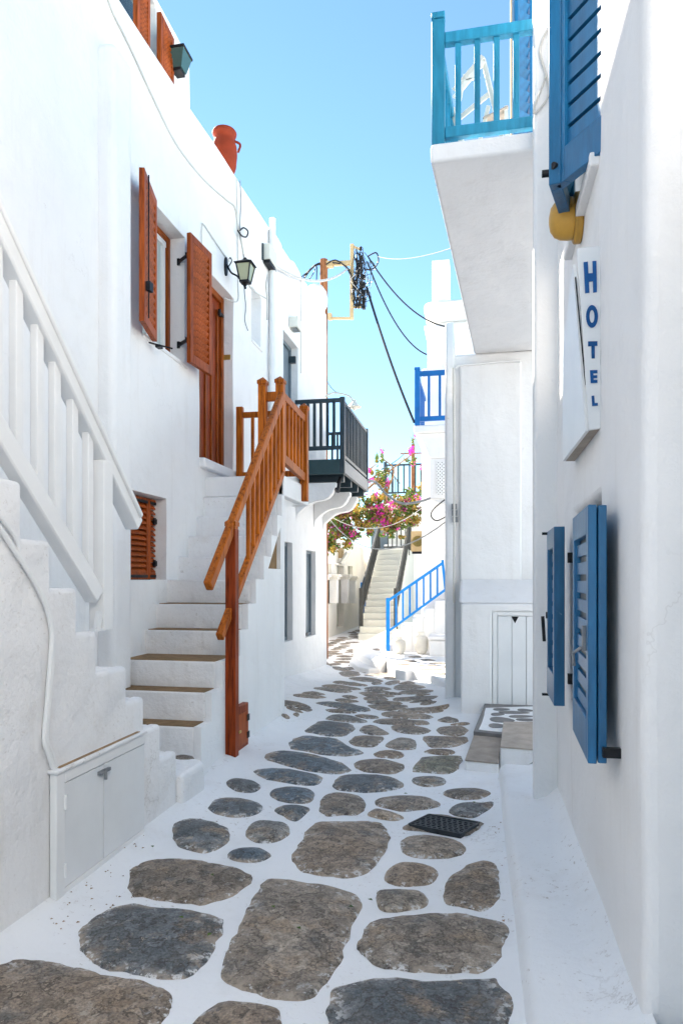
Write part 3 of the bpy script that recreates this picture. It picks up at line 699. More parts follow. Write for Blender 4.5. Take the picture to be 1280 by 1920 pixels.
# ---------------- its wooden railing
rail = thing('stair_railing', (XS+.03, tp[2].y, 0), 'varnished orange wood banister with balusters on the stairs below the upper door', 'railing')
XW = XS+.035
pf = onZ(434, 1413, 0.0); ypost = onX(434, 1200, XW).y
zt = onX(434, 992, XW).z
MB().box((XW-.035, ypost-.04, .0), (XW+.045, ypost+.04, zt)).build('post', 'red_wood', rail, 0.006)
def cap(x, y, z, s=.05):
    return MB().box((x-s*.82, y-s*.82, z), (x+s*.82, y+s*.82, z+.02)).box((x-s, y-s, z+.02), (x+s, y+s, z+.05)).add([(x-s,y-s,z+.05),(x+s,y-s,z+.05),(x+s,y+s,z+.05),(x-s,y+s,z+.05),(x,y,z+.09)], [(0,1,4),(1,2,4),(2,3,4),(3,0,4),(3,2,1,0)])
cap(XW+.005, ypost, zt, .043).build('post_cap', 'orange_wood', rail)
A0 = onX(394, 1100, XW+.02); A1 = onX(527, 742, XW); A0.x = A1.x = XW+.005
MB().bar(A0, A1, .055, .085).build('handrail', 'orange_wood', rail, 0.012)
B0 = onX(414, 1195, XW); B1 = onX(530, 885, XW); B0.x = B1.x = XW-.008
MB().bar(B0, B1, .05, .065).build('bottom_rail', 'orange_wood', rail, 0.006)
for k in range(8):
    t = lerp(0.36, 0.97, (k+.3)/8); yy = lerp(B0.y, B1.y, t); zb_ = lerp(B0.z, B1.z, t)
    zt_ = lerp(A0.z, A1.z, (yy-A0.y)/(A1.y-A0.y))
    MB().box((XW-.018, yy-.016, zb_), (XW+.014, yy+.016, zt_-.02)).build('baluster', 'orange_wood', rail, 0.004)
yn = onX(526, 800, XW-.01).y; yf = onX(571, 830, XW-.01).y; zl = zsn[10]; zr = onX(527, 722, XW).z
xc = onY(493, 800, yn).x
for x, y, zz0, nm in ((XW-.012, yn, zl-.005, 'post'), (xc, yn, zl, 'post'), (XW-.012, yf, zl-.18, 'post')):
    ztop = zr if y == yn else onX(571, 770, XW).z
    MB().box((x-.038, y-.038, zz0), (x+.038, y+.038, ztop)).build('post', 'orange_wood', rail, 0.004)
    cap(x, y, ztop, .045).build('post_cap', 'orange_wood', rail)
ztopr = onX(571, 785, XW).z; zlow = zl+.10
MB().bar((XW-.012, yn+.04, onX(531, 742, XW).z), (XW-.012, yf-.039, ztopr), .045, .075).build('top_rail', 'orange_wood', rail, 0.005)
MB().bar((XW-.012, yn+.04, zl+.14), (XW-.012, yf-.039, zlow-.03), .045, .085).build('bottom_rail', 'orange_wood', rail, 0.005)
for k in range(6):
    yy = lerp(yn, yf, (k+1)/7); zz = lerp(onX(531, 742, XW).z, ztopr, (k+1)/7)
    MB().box((XW-.028, yy-.016, lerp(zl+.14, zlow-.03, (k+1)/7)+.04), (XW+.004, yy+.016, zz-.03)).build('baluster', 'orange_wood', rail, 0.003)
MB().bar((xc+.039, yn, zr-.10), (XW-.051, yn, zr-.10), .045, .085).build('cross_rail', 'orange_wood', rail, 0.004)
MB().bar((xc+.039, yn, zl+.18), (XW-.051, yn, zl+.18), .035, .06).build('cross_rail', 'orange_wood', rail, 0.004)
zfr = onY(470, 778, yf).z; xw = onY(450, 800, yf).x
MB().box((xw-.035, yf-.03, zl), (xw+.035, yf+.03, zfr+.09)).build('wall_post', 'orange_wood', rail, 0.004)
MB().bar((xw+.036, yf, zfr), (XW-.051, yf, zfr), .04, .06).build('far_rail', 'orange_wood', rail, 0.004)
MB().bar((xw+.036, yf, zl+.12), (XW-.051, yf, zl+.12), .04, .06).build('far_rail', 'orange_wood', rail, 0.004)
for k in range(4):
    xx = lerp(xw, XW-.01, (k+1)/5); MB().box((xx-.016, yf-.016, zl+.15), (xx+.016, yf+.016, zfr-.03)).build('baluster', 'orange_wood', rail, 0.003)
# little timber meter door behind the post
q0 = onX(447, 1330, XS+.02); q1 = onX(466, 1316, XS+.05); zb0 = onX(466, 1400, XS+.05).z
cab = thing('meter_box', (XS, (q0.y+q1.y)/2, zb0), 'small reddish wooden meter box at the foot of the brown railing post', 'box')
MB().box((XS+.001, ypost+.045, zb0), (XS+.05, q1.y, q1.z)).build('case', 'red_wood', cab, 0.006)
o = MB().box((XS+.051, ypost+.075, zb0+.05), (XS+.058, q1.y-.025, q1.z-.06)).build('door', 'shut_wood', cab, 0.003)
for zz in (lerp(zb0, q1.z, .3), lerp(zb0, q1.z, .68)): MB().box((XS+.058, q1.y-.06, zz-.025), (XS+.064, q1.y-.012, zz+.025)).build('hinge', 'iron', o)
MB().box((XS+.058, ypost+.09, lerp(zb0, q1.z, .45)), (XS+.068, ypost+.13, lerp(zb0, q1.z, .5))).build('latch', 'brass', o)

# ================================================================ NEAR-LEFT WHITE STAIRCASE
fst = thing('white_staircase', (XF-.4, 3, 0), 'rough whitewashed stair flight at the lower left with white wooden rail', 'staircase')
FS = [(332,1408),(302,1358),(271,1307),(239,1250),(183,1185),(146,1104),(97,1016),(43,905)]
fp = [onX(u, v, XF) for u, v in FS]
yv = [p.y for p in fp]; zv = [p.z for p in fp]
for k in range(4): yv.append(yv[-1]-.17); zv.append(zv[-1]+.19)
yv.append(0.9)
for i in range(len(zv)):
    y0, y1 = yv[i+1], yv[i]
    MB().box((XB-.02, y0, -.2), (XF-.06, y1, zv[i])).build('step', 'wall_dirty', fst, 0.022, seg=3)
outl = [(yv[0], -.25)]
for i in range(len(zv)): outl += [(yv[i], zv[i]+.004), (yv[i+1], zv[i]+.004)]
outl += [(yv[-1], -.25)]
MB().prism([(XF, y, z) for y, z in outl], (-.07, 0, 0)).build('side_wall', 'wall_dirty', fst, 0.022, seg=3)
pk = onX(388, 1424, XF+.03)
m = MB().prism([(XB+.2, yv[0], -.2), (XF+.03, yv[0], -.2), (XF+.04, pk.y-.05, -.2), (XF-.02, pk.y+.02, -.2), (XB+.2, pk.y+.03, -.2)], (0, 0, .2+pk.z))
m.build('step', 'wall_dirty', fst, 0.03, seg=3)
c = onZ(344, 1421, pk.z); P = [c+Vector((.075*math.cos(t), .045*math.sin(t), 0)) for t in [k*math.pi/4 for k in range(8)]]
make_stone(P, z=pk.z-.006, n_sub=1, parent=fst, name='inset_stone')
# railing
XV = XF-.05
wr = thing('stair_railing', (XV, 2.8, 1), 'white painted wooden banister on the stairs at the left edge', 'railing')
T0 = onX(-60, 320, XV); T1 = onX(252, 985, XV); Bm0 = onX(-60, 722, XV); Bm1 = onX(178, 1118, XV)
for p in (T0, T1, Bm0, Bm1): p.x = XV
def ext(p, q, t): return p+(q-p)*t
MB().bar(T0, T1, .075, .075).bar(T0+Vector((0,0,.055)), T1+Vector((0,0,.045)), .10, .03).build('handrail', 'white_paint', wr, 0.008)
MB().bar(Bm0, Bm1, .065, .085).build('bottom_rail', 'white_paint', wr, 0.008)
for u in (-40, -8, 31, 70, 103, 136, 165):
    yy = onX(u, 900, XV).y; f = lambda a, b: lerp(a.z, b.z, (yy-a.y)/(b.y-a.y))
    MB().box((XV-.017, yy-.022, f(Bm0, Bm1)), (XV+.017, yy+.022, f(T0, T1)-.03)).build('baluster', 'white_paint', wr, 0.004)
yy = onX(190, 1000, XV).y
MB().box((XV-.04, yy-.04, zv[4]), (XV+.04, yy+.04, lerp(T0.z, T1.z, (yy-T0.y)/(T1.y-T0.y))-.03)).build('post', 'white_paint', wr, 0.006)
MB().box((XV+.01, yy-.11, zv[4]), (XV+.035, yy-.03, zv[4]+.012)).bar((XV+.02, yy-.07, zv[4]+.01), (XV+.02, yy-.05, zv[4]+.09), .02, .03).build('foot_bracket', 'grey_paint', wr)
# conduits
def on_side(pts, X): return [onX(u, v, X) for u, v in pts]
for k, pts in enumerate(([(-30,955),(0,990),(30,1035),(62,1085),(88,1140),(98,1190),(95,1240),(89,1320),(84,1385),(92,1415),(103,1448)], [(-30,930),(0,968),(30,1010),(40,1048),(66,1092),(92,1140),(101,1190),(99,1240),(93,1320),(89,1385),(98,1412),(108,1444)])):
    pp = spline(on_side(pts, XF+.012), 4)
    tag(MB().tube(pp, .011 if k == 0 else .008, 8).build('conduit', 'white_paint'), ['thick white conduit running down the side of the left stairs to the cabinet', 'thinner white conduit behind the thick one on the left stair wall'][k], 'conduit', 'conduits on the left stair')
# cupboard in the stair side
cu = thing('utility_cupboard', onG(180, 1640), 'white double door utility cupboard set in the side of the left stairs', 'cupboard')
a0, a1 = onX(92, 1450, XF).y, onX(262, 1450, XF).y; cz1 = onX(92, 1452, XF).z; cz0 = onX(105, 1690, XF+.03).z
m = MB().box((XF+.003, a0, cz0), (XF+.035, a0+.06, cz1)).box((XF+.003, a0+.06, cz1-.05), (XF+.035, a1, cz1)).box((XF+.003, a0+.06, cz0), (XF+.03, a1, cz0+.025))
m.build('frame', 'white_paint', cu, 0.004)
am = onX(195, 1500, XF+.03).y
for p, q in ((a0+.064, am-.003), (am+.003, a1-.004)):
    o = MB().box((XF+.003, p, cz0+.028), (XF+.03, q, cz1-.053)).build('door', 'grey_paint', cu, 0.003)
    if p < am-.1:
        for zz in (.2, .75): MB().tube([(XF+.036, p-.006, lerp(cz0, cz1, zz)-.03), (XF+.036, p-.006, lerp(cz0, cz1, zz)+.03)], .008, 8).build('hinge', 'white_paint', o)
        MB().box((XF+.03, q-.05, cz1-.09), (XF+.045, q+.04, cz1-.075)).tube([(XF+.045, q-.005, cz1-.12), (XF+.045, q-.005, cz1-.07)], .008, 6).build('latch', 'cable_grey', o)
MB().box((XF-.01, a0-.01, cz1+.001), (XF+.045, a1, cz1+.018)).build('top_ledge', 'wall_dirty', cu, 0.005)

MB().box((XF+.002, a0+.02, gz(XF, (a0+a1)/2)-.06), (XF+.022, a1-.01, cz0-.004)).build('base_gap', 'tread', cu)
MB().box((XF+.012, a0+.03, cz1+.0182), (XF+.03, a1-.05, cz1+.0205)).build('rust_line', 'tread', cu)

# dry flakes and grit swept against the left wall and the post
random.seed(8); m = MB()
spots = [(110,1705,26),(150,1680,20),(200,1640,16),(250,1600,14),(262,1580,8),(170,1720,34),(215,1690,22),(60,1745,24),(350,1560,30),(462,1412,7),(455,1416,8),(470,1405,5),(820,1560,28),(930,1640,16),(945,1740,16),(930,1560,14)]
for (u, v, sp) in spots:
    for k in range(9):
        p = onG(u+random.gauss(0, sp), v+random.gauss(0, sp*.45), .0)
        if XF+.03 < p.x < XL-.03:
            p.z = gz(p.x, p.y)+.005; a = random.uniform(0, 6.28); d = Vector((math.cos(a), math.sin(a), 0)); e = Vector((-d.y, d.x, 0)); q = random.uniform(.002, .006)
            m.add([p+d*q*1.6, p+e*q+Vector((0,0,.003)), p-d*q*1.2, p-e*q+Vector((0,0,.002))], [(0,1,2,3)])
o = m.build('dry_grit', 'bark', None, smooth=0, recalc=False); o['kind'] = 'stuff'; o['label'] = 'brown flakes and grit lying along the foot of the walls'

# ================================================================ HOTEL BUILDING (right)
YH0 = 1.93; YH1 = 3.98
hotel = thing('hotel_building', (1.8, 3, 0), 'smooth whitewashed building with blue shutters along the right edge', 'building')
def hR(u0, u1, vt, vb, dep):   # u0 far, u1 near
    return (onX(u1, 1085, XR).y, onX(u0, 1085, XR).y, onX(u1, vb, XR).z, onX(u1, vt, XR).z, dep)
K_low = hR(1076, 1126, 931, 1402, 0.12)
K_low = (K_low[0], K_low[1], 0.80, K_low[3], 0.12)
ky0 = onX(1122, 300, XR).y; K_up = (ky0, ky0+.72, 2.90, 4.30, 0.2)
wall_grid('X', XR, 1, YH0, YH1+.1, -.3, 4.9, [K_low, K_up], 0.3, None, 0.010, 0.25, 8.0).build('wall', 'wall', hotel, 0.035, seg=4)
wall_grid('Y', YH0+.02, 1, XR+.02, 3.5, -.3, 4.9, [], 0.3, None, 0.012, 0.4, 9.0).build('end_wall', 'wall', hotel, 0.04, seg=4)
MB().box((XR+.31, YH0+.33, -.3), (3.5, YH1+.08, 4.85)).build('building_body', 'wall', hotel)
MB().box((XR-.125, YH1, -.1), (XR+.05, YH1+.099, 4.89)).build('corner_pilaster', 'wall', hotel, 0.02, seg=3)
# kerb ledge along the wall
led = MB()
yl = [0.3+.22*i for i in range(21)]
for y in yl:
    w = .008*nz((y, 1, 1), 2.2)
    led.v += [Vector((XL-.03+w, y, -.05)), Vector((XL+w, y, .085)), Vector((XL+.03+w, y, .108)), Vector((XR-.11, y, .112+w)), Vector((XR-.05, y, .135)), Vector((XR+.02, y, .20))]
for i in range(len(yl)-1):
    for j in range(5): led.f.append([i*6+j, i*6+j+1, i*6+7+j, i*6+6+j])
n0 = (len(yl)-1)*6; led.f.append([n0+j for j in range(6)]); led.f.append([5,4,3,2,1,0])
tag(led.build('wall_ledge', 'grout', None, smooth=70), 'low whitewashed ledge at the foot of the right wall', 'ledge')
# lower window: sill, shutters
y0, y1, z0, z1, _ = K_low
MB().box((XR-.015, y0-.02, z0-.03), (XR+.11, y1+.02, z0-.001)).build('sill', 'wall', hotel, 0.006)
MB().box((XR+.10, y0, z0), (XR+.115, y1, z1)).build('window', 'glass_dark', hotel)
def plank_shutter(p0, p1, z0, z1, thick, nm='shutter', k=9, slot=.018):
    """solid panelled blue leaf with short vent slots; p0 near, p1 far (x,y)"""
    p0 = Vector((*p0, 0)); p1 = Vector((*p1, 0)); d = p1-p0; w = d.length; d.normalize(); n = Vector((-d.y, d.x, 0))
    def bx(m, x0, x1, ya, yb, a, b):
        v = [p0+d*x+n*y+Vector((0,0,z)) for z in (a, b) for (x, y) in ((x0,ya),(x1,ya),(x1,yb),(x0,yb))]
        return m.add(v, [(3,2,1,0),(4,5,6,7),(0,1,5,4),(1,2,6,5),(2,3,7,6),(3,0,4,7)])
    t = thick; f = .05; m = MB()
    bx(m, 0, f, 0, t, z0, z1); bx(m, w-f, w, 0, t, z0, z1); bx(m, f, w-f, 0, t, z0, z0+.13); bx(m, f, w-f, 0, t, z1-.09, z1)
    o = m.build(nm, 'shut_blue', hotel, 0.003)
    a, b = z0+.13, z1-.09; pit = (b-a)/k
    q = bx(MB(), f, w-f, t*.15, t*.55, a+.005, a+pit-slot)
    repeat(q, 'panel_board', 'shut_blue', o, [(0,0,pit*i) for i in range(1, k)])
    bx(MB(), f, w-f, t*.08, t*.14, a, b).build('backing', 'charcoal', o)
    return o
xo = .365
la0 = onX(1058, 1100, xo); la1 = onX(1043, 1100, xo+.005)
o = plank_shutter((xo, la0.y), (xo+.004, la1.y), .80, 1.575, .045)
zt_, zb_ = 1.56, .82
bx_, by_ = xo-.035, la1.y-.02
MB().tube([(bx_, by_, zb_-.02), (bx_, by_, zt_)], .006, 8).box((bx_-.012, by_-.012, 1.16), (bx_+.03, by_+.012, 1.19)).tube([(bx_-.02, by_-.005, 1.05), (bx_-.028, by_-.01, 1.17)], .008, 6).box((bx_-.03, by_-.01, zb_-.03), (bx_+.03, by_+.01, zb_-.02)).box((bx_-.03, by_-.01, zt_), (bx_+.03, by_+.01, zt_+.012)).build('espagnolette', 'iron', o)
for zz in (.92, 1.44): hinge(o, (XR+.02, la0.y-.10, zz), (xo-XR, .10, 0), l=.11)
ra0 = onX(1118, 1200, xo-.005); ra1 = onX(1085, 1200, xo+.01)
o = plank_shutter((xo-.005, ra0.y), (xo+.012, ra1.y), .775, 1.58, .026)
o2 = plank_shutter((xo-.005+.030, ra0.y+.002), (xo+.012+.030, ra1.y), .777, 1.578, .026)
MB().box((xo+.01, ra0.y-.02, .80), (XR, ra0.y+.0, .83)).build('stay', 'iron', o2)
kx = xo-.032; MB().box((kx-.008, ra0.y+.05, 1.12), (kx+.012, ra0.y+.07, 1.2)).tube([(kx-.01, ra0.y+.06, 1.13), (kx-.035, ra0.y+.07, 1.11), (kx-.03, ra0.y+.08, 1.07)], .006, 6).build('latch', 'cable_grey', o)
# upper window: two ajar leaves
MB().box((XR+.18, K_up[0], K_up[2]), (XR+.195, K_up[1], K_up[3])).build('window', 'glass_dark', hotel)
MB().box((XR-.035, K_up[0]-.02, K_up[2]-.05), (XR+.15, K_up[1]+.02, K_up[2]-.001)).build('sill', 'wall', hotel, 0.006)
h0 = Vector((.55, 2.47)); dv = Vector((-.556, .831)); e0 = h0+dv*.40
uz0, uz1 = 2.88, 4.25
o = plank_shutter((h0.x, h0.y), (e0.x, e0.y), uz0, uz1, .04, k=14, slot=.014)
MB().bar((e0.x+.02, e0.y-.05, uz0+.035), (e0.x+.12, e0.y-.20, uz0+.035), .008, .03).build('corner_plate', 'cable_grey', o)
MB().tube([(e0.x-.01, e0.y-.02, uz0+.07), (e0.x-.045, e0.y-.05, uz0+.07)], .014, 10).build('stop_knob', 'iron', o)
f0 = Vector((.290, 2.755)); f1 = Vector((.395, 3.14))
o = shutter(hotel, (f0.x, f0.y), (f1.x, f1.y), uz0, uz1, .045, 'shut_blue', 11, .045, 40, slat_t=.014)
MB().tube([(f0.x-.045, f0.y+.03, uz0+.06), (f0.x-.01, f0.y+.03, uz0+.06)], .014, 10).build('stop_knob', 'iron', o)

# ---------------- bulkhead lamp
lc = onX(1090, 408, XR)
lamp = thing('wall_lamp', (XR, lc.y, lc.z-.1), 'oval yellowed plastic bulkhead lamp below the upper blue shutters', 'lamp')
def oval(rx, rz, n=20): return [(rx*math.cos(2*math.pi*i/n), rz*math.sin(2*math.pi*i/n)) for i in range(n)]
MB().prism([(XR+.0, lc.y+a*1.0, lc.z+b) for a, b in oval(.085, .105)], (-.035, 0, 0)).build('base', 'yellow', lamp, 0.008)
m = MB(); prof = [(1.0, 0), (1.0, .02), (.96, .05), (.82, .075), (.55, .092), (.2, .098)]
for s, dx in prof: m.v += [Vector((XR-.036-dx, lc.y+a*s, lc.z+b*s)) for a, b in oval(.068, .088, 20)]
for i in range(5):
    for j in range(20): m.f.append([i*20+j, i*20+(j+1)%20, (i+1)*20+(j+1)%20, (i+1)*20+j])
m.f.append([100+j for j in range(20)]); m.build('lens', 'yellow', lamp, smooth=60)

# ---------------- hotel sign
YS = onX(1127, 640, XR).y
def S(u, v, dy=0.0): return onY(u, v, YS+dy)
sign = thing('hotel_sign', (XR, YS+.3, 1.85), 'white tapering box sign lettered HOTEL in blue on the right wall', 'sign')
tl, tr, br, bl = S(1081, 465), S(1127, 461), S(1123, 803), S(1103, 806)
tr.x = br.x = XR-.003
YE = onX(1078, 872, XR).y
m = MB().prism([tl, tr, br, bl], (0, .018, 0)); m.build('lettered_face', 'grey_paint', sign, 0.002)
tl2 = Vector((tl.x, YS+.02, tl.z)); bl2 = Vector((bl.x, YS+.02, bl.z)); br2 = Vector((br.x, YS+.02, br.z)); tr2_ = Vector((tr.x, YS+.02, tr.z))
far_t = Vector((bl.x-.0, YE, bl.z+.42)); far_b = Vector((bl.x-.012, YE, bl.z+.0)); far_m = Vector((tl.x+.015, YE-.12, lerp(bl.z, tl.z, .72)))
m = MB().add([tl2+Vector((-.012,0,-.05)), bl2+Vector((-.008,0,0)), far_b, far_t, far_m], [(0,1,2,3,4)])
m2 = MB(); vs = m.v[:]; vb2 = [Vector((p.x+.012, p.y, p.z)) for p in vs]; n = len(vs)
m2.add(vs+vb2, [list(range(n))]+[list(range(n, 2*n))[::-1]]+[[i, (i+1)%n, n+(i+1)%n, n+i] for i in range(n)])
m2.build('street_face', 'white_paint', sign)
MB().add([bl2, br2, Vector((XR-.003, YE, far_b.z)), Vector((far_b.x+.013, YE, far_b.z)),
          bl2+Vector((0,0,.012)), br2+Vector((0,0,.012)), Vector((XR-.003, YE, far_b.z+.012)), Vector((far_b.x+.013, YE, far_b.z+.012))],
         [(3,2,1,0),(4,5,6,7),(0,1,5,4),(1,2,6,5),(2,3,7,6),(3,0,4,7)]).build('base_board', 'slab', sign)
MB().box((XR-.0035, YS-.001, br.z+.05), (XR-.0005, YS+.012, tr.z-.12)).build('gap_shade_strip', 'black', sign)  # black strip painting in the shadow between sign and wall
MB().bar(tl+Vector((-.004,.012,-.1)), bl+Vector((-.003,.012,.1)), .0025, .012, up=(0,1,0)).build('gap_shade_strip', 'black', sign)  # black bar painting in the dark between lettered and street faces
def letter(name, polys):
    m = MB()
    for P in polys:
        pts = [S(u, v, -.0015) for u, v in P]; m.prism(pts, (0, -.0025, 0))
    m.build(name, 'sign_blue', sign, smooth=0)
letter('letter_h', [[(1093,492),(1101,491),(1104,549),(1096,550)], [(1109.5,490),(1117,489.5),(1118,548),(1111,549)], [(1101.6,513),(1110.4,512.5),(1110.6,527.5),(1102.4,528.5)]])
oc, n = (1108.8, 593.5), 28
ring = lambda rx, ry: [(oc[0]+rx*math.cos(2*math.pi*i/n), oc[1]+ry*math.sin(2*math.pi*i/n)) for i in range(n)]
ro, ri = ring(11.2, 21.2), ring(4.6, 12.2)
letter('letter_o', [[ro[i], ro[(i+1)%n], ri[(i+1)%n], ri[i]] for i in range(n)])
letter('letter_t', [[(1101.5,640.5),(1119,640),(1119,648.5),(1101.5,649.5)], [(1107.5,649.3),(1114,649),(1114,672),(1108.2,672.4)]])
letter('letter_e', [[(1105,694.5),(1111,694.3),(1112.3,718.4),(1106.3,718.6)], [(1111.1,694.3),(1119,694),(1119,700),(1111.4,700.4)], [(1111.6,704),(1118.6,703.8),(1118.6,709),(1111.8,709.3)], [(1112,712.6),(1119,712.4),(1119,718),(1112.3,718.3)]])
letter('letter_l', [[(1108,742.5),(1113,742),(1114.3,761.2),(1109.3,761.6)], [(1113.9,756),(1119.6,755.6),(1119.6,760.8),(1114.3,761.1)]])

# ================================================================ CORNER HOUSE with roof terrace
ch = thing('corner_house', (1.0, 8.5, 0), 'whitewashed corner house with small pale door, under the turquoise roof terrace', 'house')
ZS = 3.83; YCL = 6.95
def hY(u, v, Y): p = onY(u, v, Y); return p.x, p.z
xr_ = 3.3
wall_grid('Y', YC, 1, XC, xr_, -.5, ZS-.001, [], 0.3, None, 0.014, 0.3, 12.0).build('wall', 'wall', ch, 0.03, seg=3)
MB().box((XC+.002, YC+.305, -.5), (xr_, 9.6, ZS-.002)).build('house_body', 'wall', ch, 0.02)
xq = hY(858, 900, YC)[0]
MB().box((XC-.07, YC-.05, -.4), (xq-.03, YC+.35, ZS+.35)).build('pilaster', 'wall', ch, 0.03, seg=3)
xq2 = hY(977, 900, YC)[0]
MB().box((xq+.02, YC-.055, 1.1), (xq2, YC-.001, onY(916, 683, YC).z)).build('plaster_panel', 'wall', ch, 0.025, seg=3)
MB().tube(spline([onY(u, v, YC-.06) for u, v in ((853,690),(862,685),(900,682),(940,678),(975,676))], 3), .012, 6).build('plaster_bead', 'wall', ch)
# meter cupboard block
x0, x1 = hY(863, 1200, YCL)[0], xr_; zt_ = onY(930, 1132, YCL).z
dx0 = hY(922, 1200, YCL)[0]; dz1 = onY(950, 1147, YCL).z
hd = (dx0, dx0+.62, .06, dz1, .05)
wall_grid('Y', YCL, 1, x0, x1, -.3, zt_, [hd], 0.3, None, 0.008, 0.25, 14.0).build('cupboard_block', 'wall', ch, 0.02, seg=3)
MB().box((x0+.003, YCL+.303, -.3), (x1, YC-.06, zt_-.003)).build('cupboard_body', 'wall', ch)
zz = onY(920, 1107, YCL+.3).z
MB().prism([(x0-.02, YCL+.02, zt_+.001), (x0-.02, YC-.06, zt_+.001), (x0-.02, YC-.06, zz+.12), (x0-.02, YCL+.3, zz)], (x1-x0, 0, 0)).build('sloped_coping', 'wall', ch, 0.03, seg=3)
sd_ = MB().box((dx0+.005, YCL+.012, .06), (dx0+.05, YCL+.045, dz1-.002)).box((dx0+.05, YCL+.012, dz1-.04), (dx0+.615, YCL+.045, dz1-.002)).build('door_frame', 'white_paint', ch, 0.004)
xx = dx0+.055; dw = .138
for k in range(4):
    MB().box((xx+k*dw, YCL+.02, .065), (xx+(k+1)*dw-.004, YCL+.04, dz1-.045)).build('door_plank', 'grey_paint', sd_, 0.003)
tc_ = onY(965, 1150, YCL); MB().prism([(tc_.x-.035, YCL+.018, dz1-.048), (tc_.x+.035, YCL+.018, dz1-.048), (tc_.x, YCL+.018, dz1-.115)], (0, .001, 0)).build('vent_hole', 'black', sd_)
kc = onY(931, 1224, YCL); MB().box((kc.x-.008, YCL+.016, kc.z-.02), (kc.x+.008, YCL+.019, kc.z+.02)).build('keyhole', 'white_paint', sd_)
tag(MB().tube([onY(849, 690, YC-.14), onY(851, 940, YC-.14), onY(850, 1130, YC-.14)], .012, 8).build('wall_conduit', 'cable_white'), 'thin pale conduit running down the corner of the corner house', 'conduit')
m = MB()
for k, v in enumerate((950, 962, 974)): 
    q = onY(851+k, v, YC-.09); m.box((q.x-.03, q.y-.02, q.z-.03), (q.x+.03, q.y+.02, q.z+.03))
tag(m.build('junction_box', 'cable_grey'), 'small grey junction fittings on the corner house pilaster', 'junction box')
# terrace slab overhanging the lane
fl = onZ(806, 304, ZS); bl_ = onZ(888, 662, ZS)
YB0 = max(fl.y, YH1+.115)
sl = [(fl.x, YB0), (1.1, YB0), (1.1, YC+1.5), (bl_.x+.35, YC+1.5), (bl_.x, YC-.001)]
zt2 = onZ(806, 268, 0).z if False else ZS+.115
MB().prism([(x, y, ZS) for x, y in sl], (0, 0, zt2-ZS)).build('terrace_slab', 'wall', ch, 0.02, seg=3)
# turquoise railing
tr_ = thing('terrace_railing', (fl.x+.3, YB0, zt2), 'turquoise wooden railing with flat balusters on the upper right terrace', 'railing')
px_, py_ = fl.x+.045, YB0+.05; zrl = onY(812, 48, py_).z
MB().box((px_-.038, py_-.038, zt2-.005), (px_+.038, py_+.038, zrl)).build('post', 'sky_blue', tr_, 0.004)
MB().box((px_-.03, py_-.03, zrl), (px_+.03, py_+.03, zrl+.015)).box((px_-.04, py_-.04, zrl+.015), (px_+.04, py_+.04, zrl+.05)).build('post_cap', 'sky_blue', tr_, 0.004)
za = zrl-.10; zb = zt2+.075; xe = 0.42
MB().bar((px_+.039, py_, za), (xe, py_, za), .05, .065).build('top_rail', 'sky_blue', tr_, 0.005)
MB().bar((px_+.039, py_, zb), (xe, py_, zb), .045, .065).build('bottom_rail', 'sky_blue', tr_, 0.005)
m = MB().box((px_+.10, py_-.011, zb+.033), (px_+.135, py_+.011, za-.033)); m.box((px_+.112, py_-.014, zb+.12), (px_+.123, py_-.0111, za-.12))
repeat(m, 'baluster', 'sky_blue', tr_, [(.112*k, 0, 0) for k in range(1, 5)], .002)
# side run along the lane
sq = Vector((bl_.x+.06, YC-.2, 0)); sp = Vector((px_, py_+.04, 0))
for z, h in ((za, .065), (zb, .055)): MB().bar((sp.x, sp.y, z), (sq.x, sq.y, z), .045, h).build('side_rail', 'sky_blue', tr_, 0.004)
m = MB().box((-.011, -.02, zb+.02), (.011, .02, za-.03)); o = None; sh = m.build('baluster', 'sky_blue', tr_)
for k in range(24):
    q = sp.lerp(sq, (k+.7)/24.5); loc = Vector((q.x, q.y, zb+.02))
    if k == 0: sh.location = loc; W[sh] = Matrix.Translation(loc)
    else: place('baluster', sh.data, loc, tr_)
# a light folding chair up there
chair = thing('folding_chair', (.1, 4.75, zt2), 'weathered pale wooden folding chair behind the turquoise terrace railing', 'chair')
yc = 4.7
def cz(u, v): return onY(u, v, yc)
for (a, b) in (((846,180),(868,270)), ((905,85),(945,265))):
    p, q = cz(*a), cz(*b); q.y += .05; p.y += .12
    MB().bar(p, q, .028, .03).build('back_leg', 'plastic', chair, 0.004)
for k, (a, b) in enumerate((((850,150),(905,85)), ((850,165),(906,95)), ((858,205),(925,150)), ((856,135),(900,125)), ((870,120),(862,170)))):
    p, q = cz(*a), cz(*b); p.y += .1; q.y += .1
    MB().bar(p, q, .018, .032 if k < 3 else .014).build('back_slat', 'plastic', chair, 0.003)
for k in range(4):
    p, q = cz(905, 225-4*k), cz(952, 203-4*k); p.y += .07*k; q.y += .07*k
    MB().bar(p, q, .05, .014).build('seat_slat', 'slab', chair, 0.003)
MB().bar(cz(915, 200), cz(898, 268), .025, .025).build('front_leg', 'plastic', chair)
MB().bar(cz(948, 200), cz(950, 262), .025, .025).build('front_leg', 'plastic', chair)
# terrace doorway shutters at the right end of the terrace
td = thing('terrace_shutter', (.3, 5.2, zt2), 'open blue louvred door leaf standing at the back of the upper terrace', 'shutter')
a = onY(960, 150, 5.2); b = onY(996, 150, 5.35); ztp = onY(965, 62, 5.2).z
shutter(td, (a.x, a.y), (b.x, b.y), zt2+.0, ztp+.5, .04, 'shut_blue', 22, .04, 35, name='leaf', slat_t=.014)
o = MB().tube([(a.x-.012, a.y-.04, zt2+.1), (a.x-.012, a.y-.04, ztp+.45)], .007, 6).build('bolt', 'cream_metal', td)
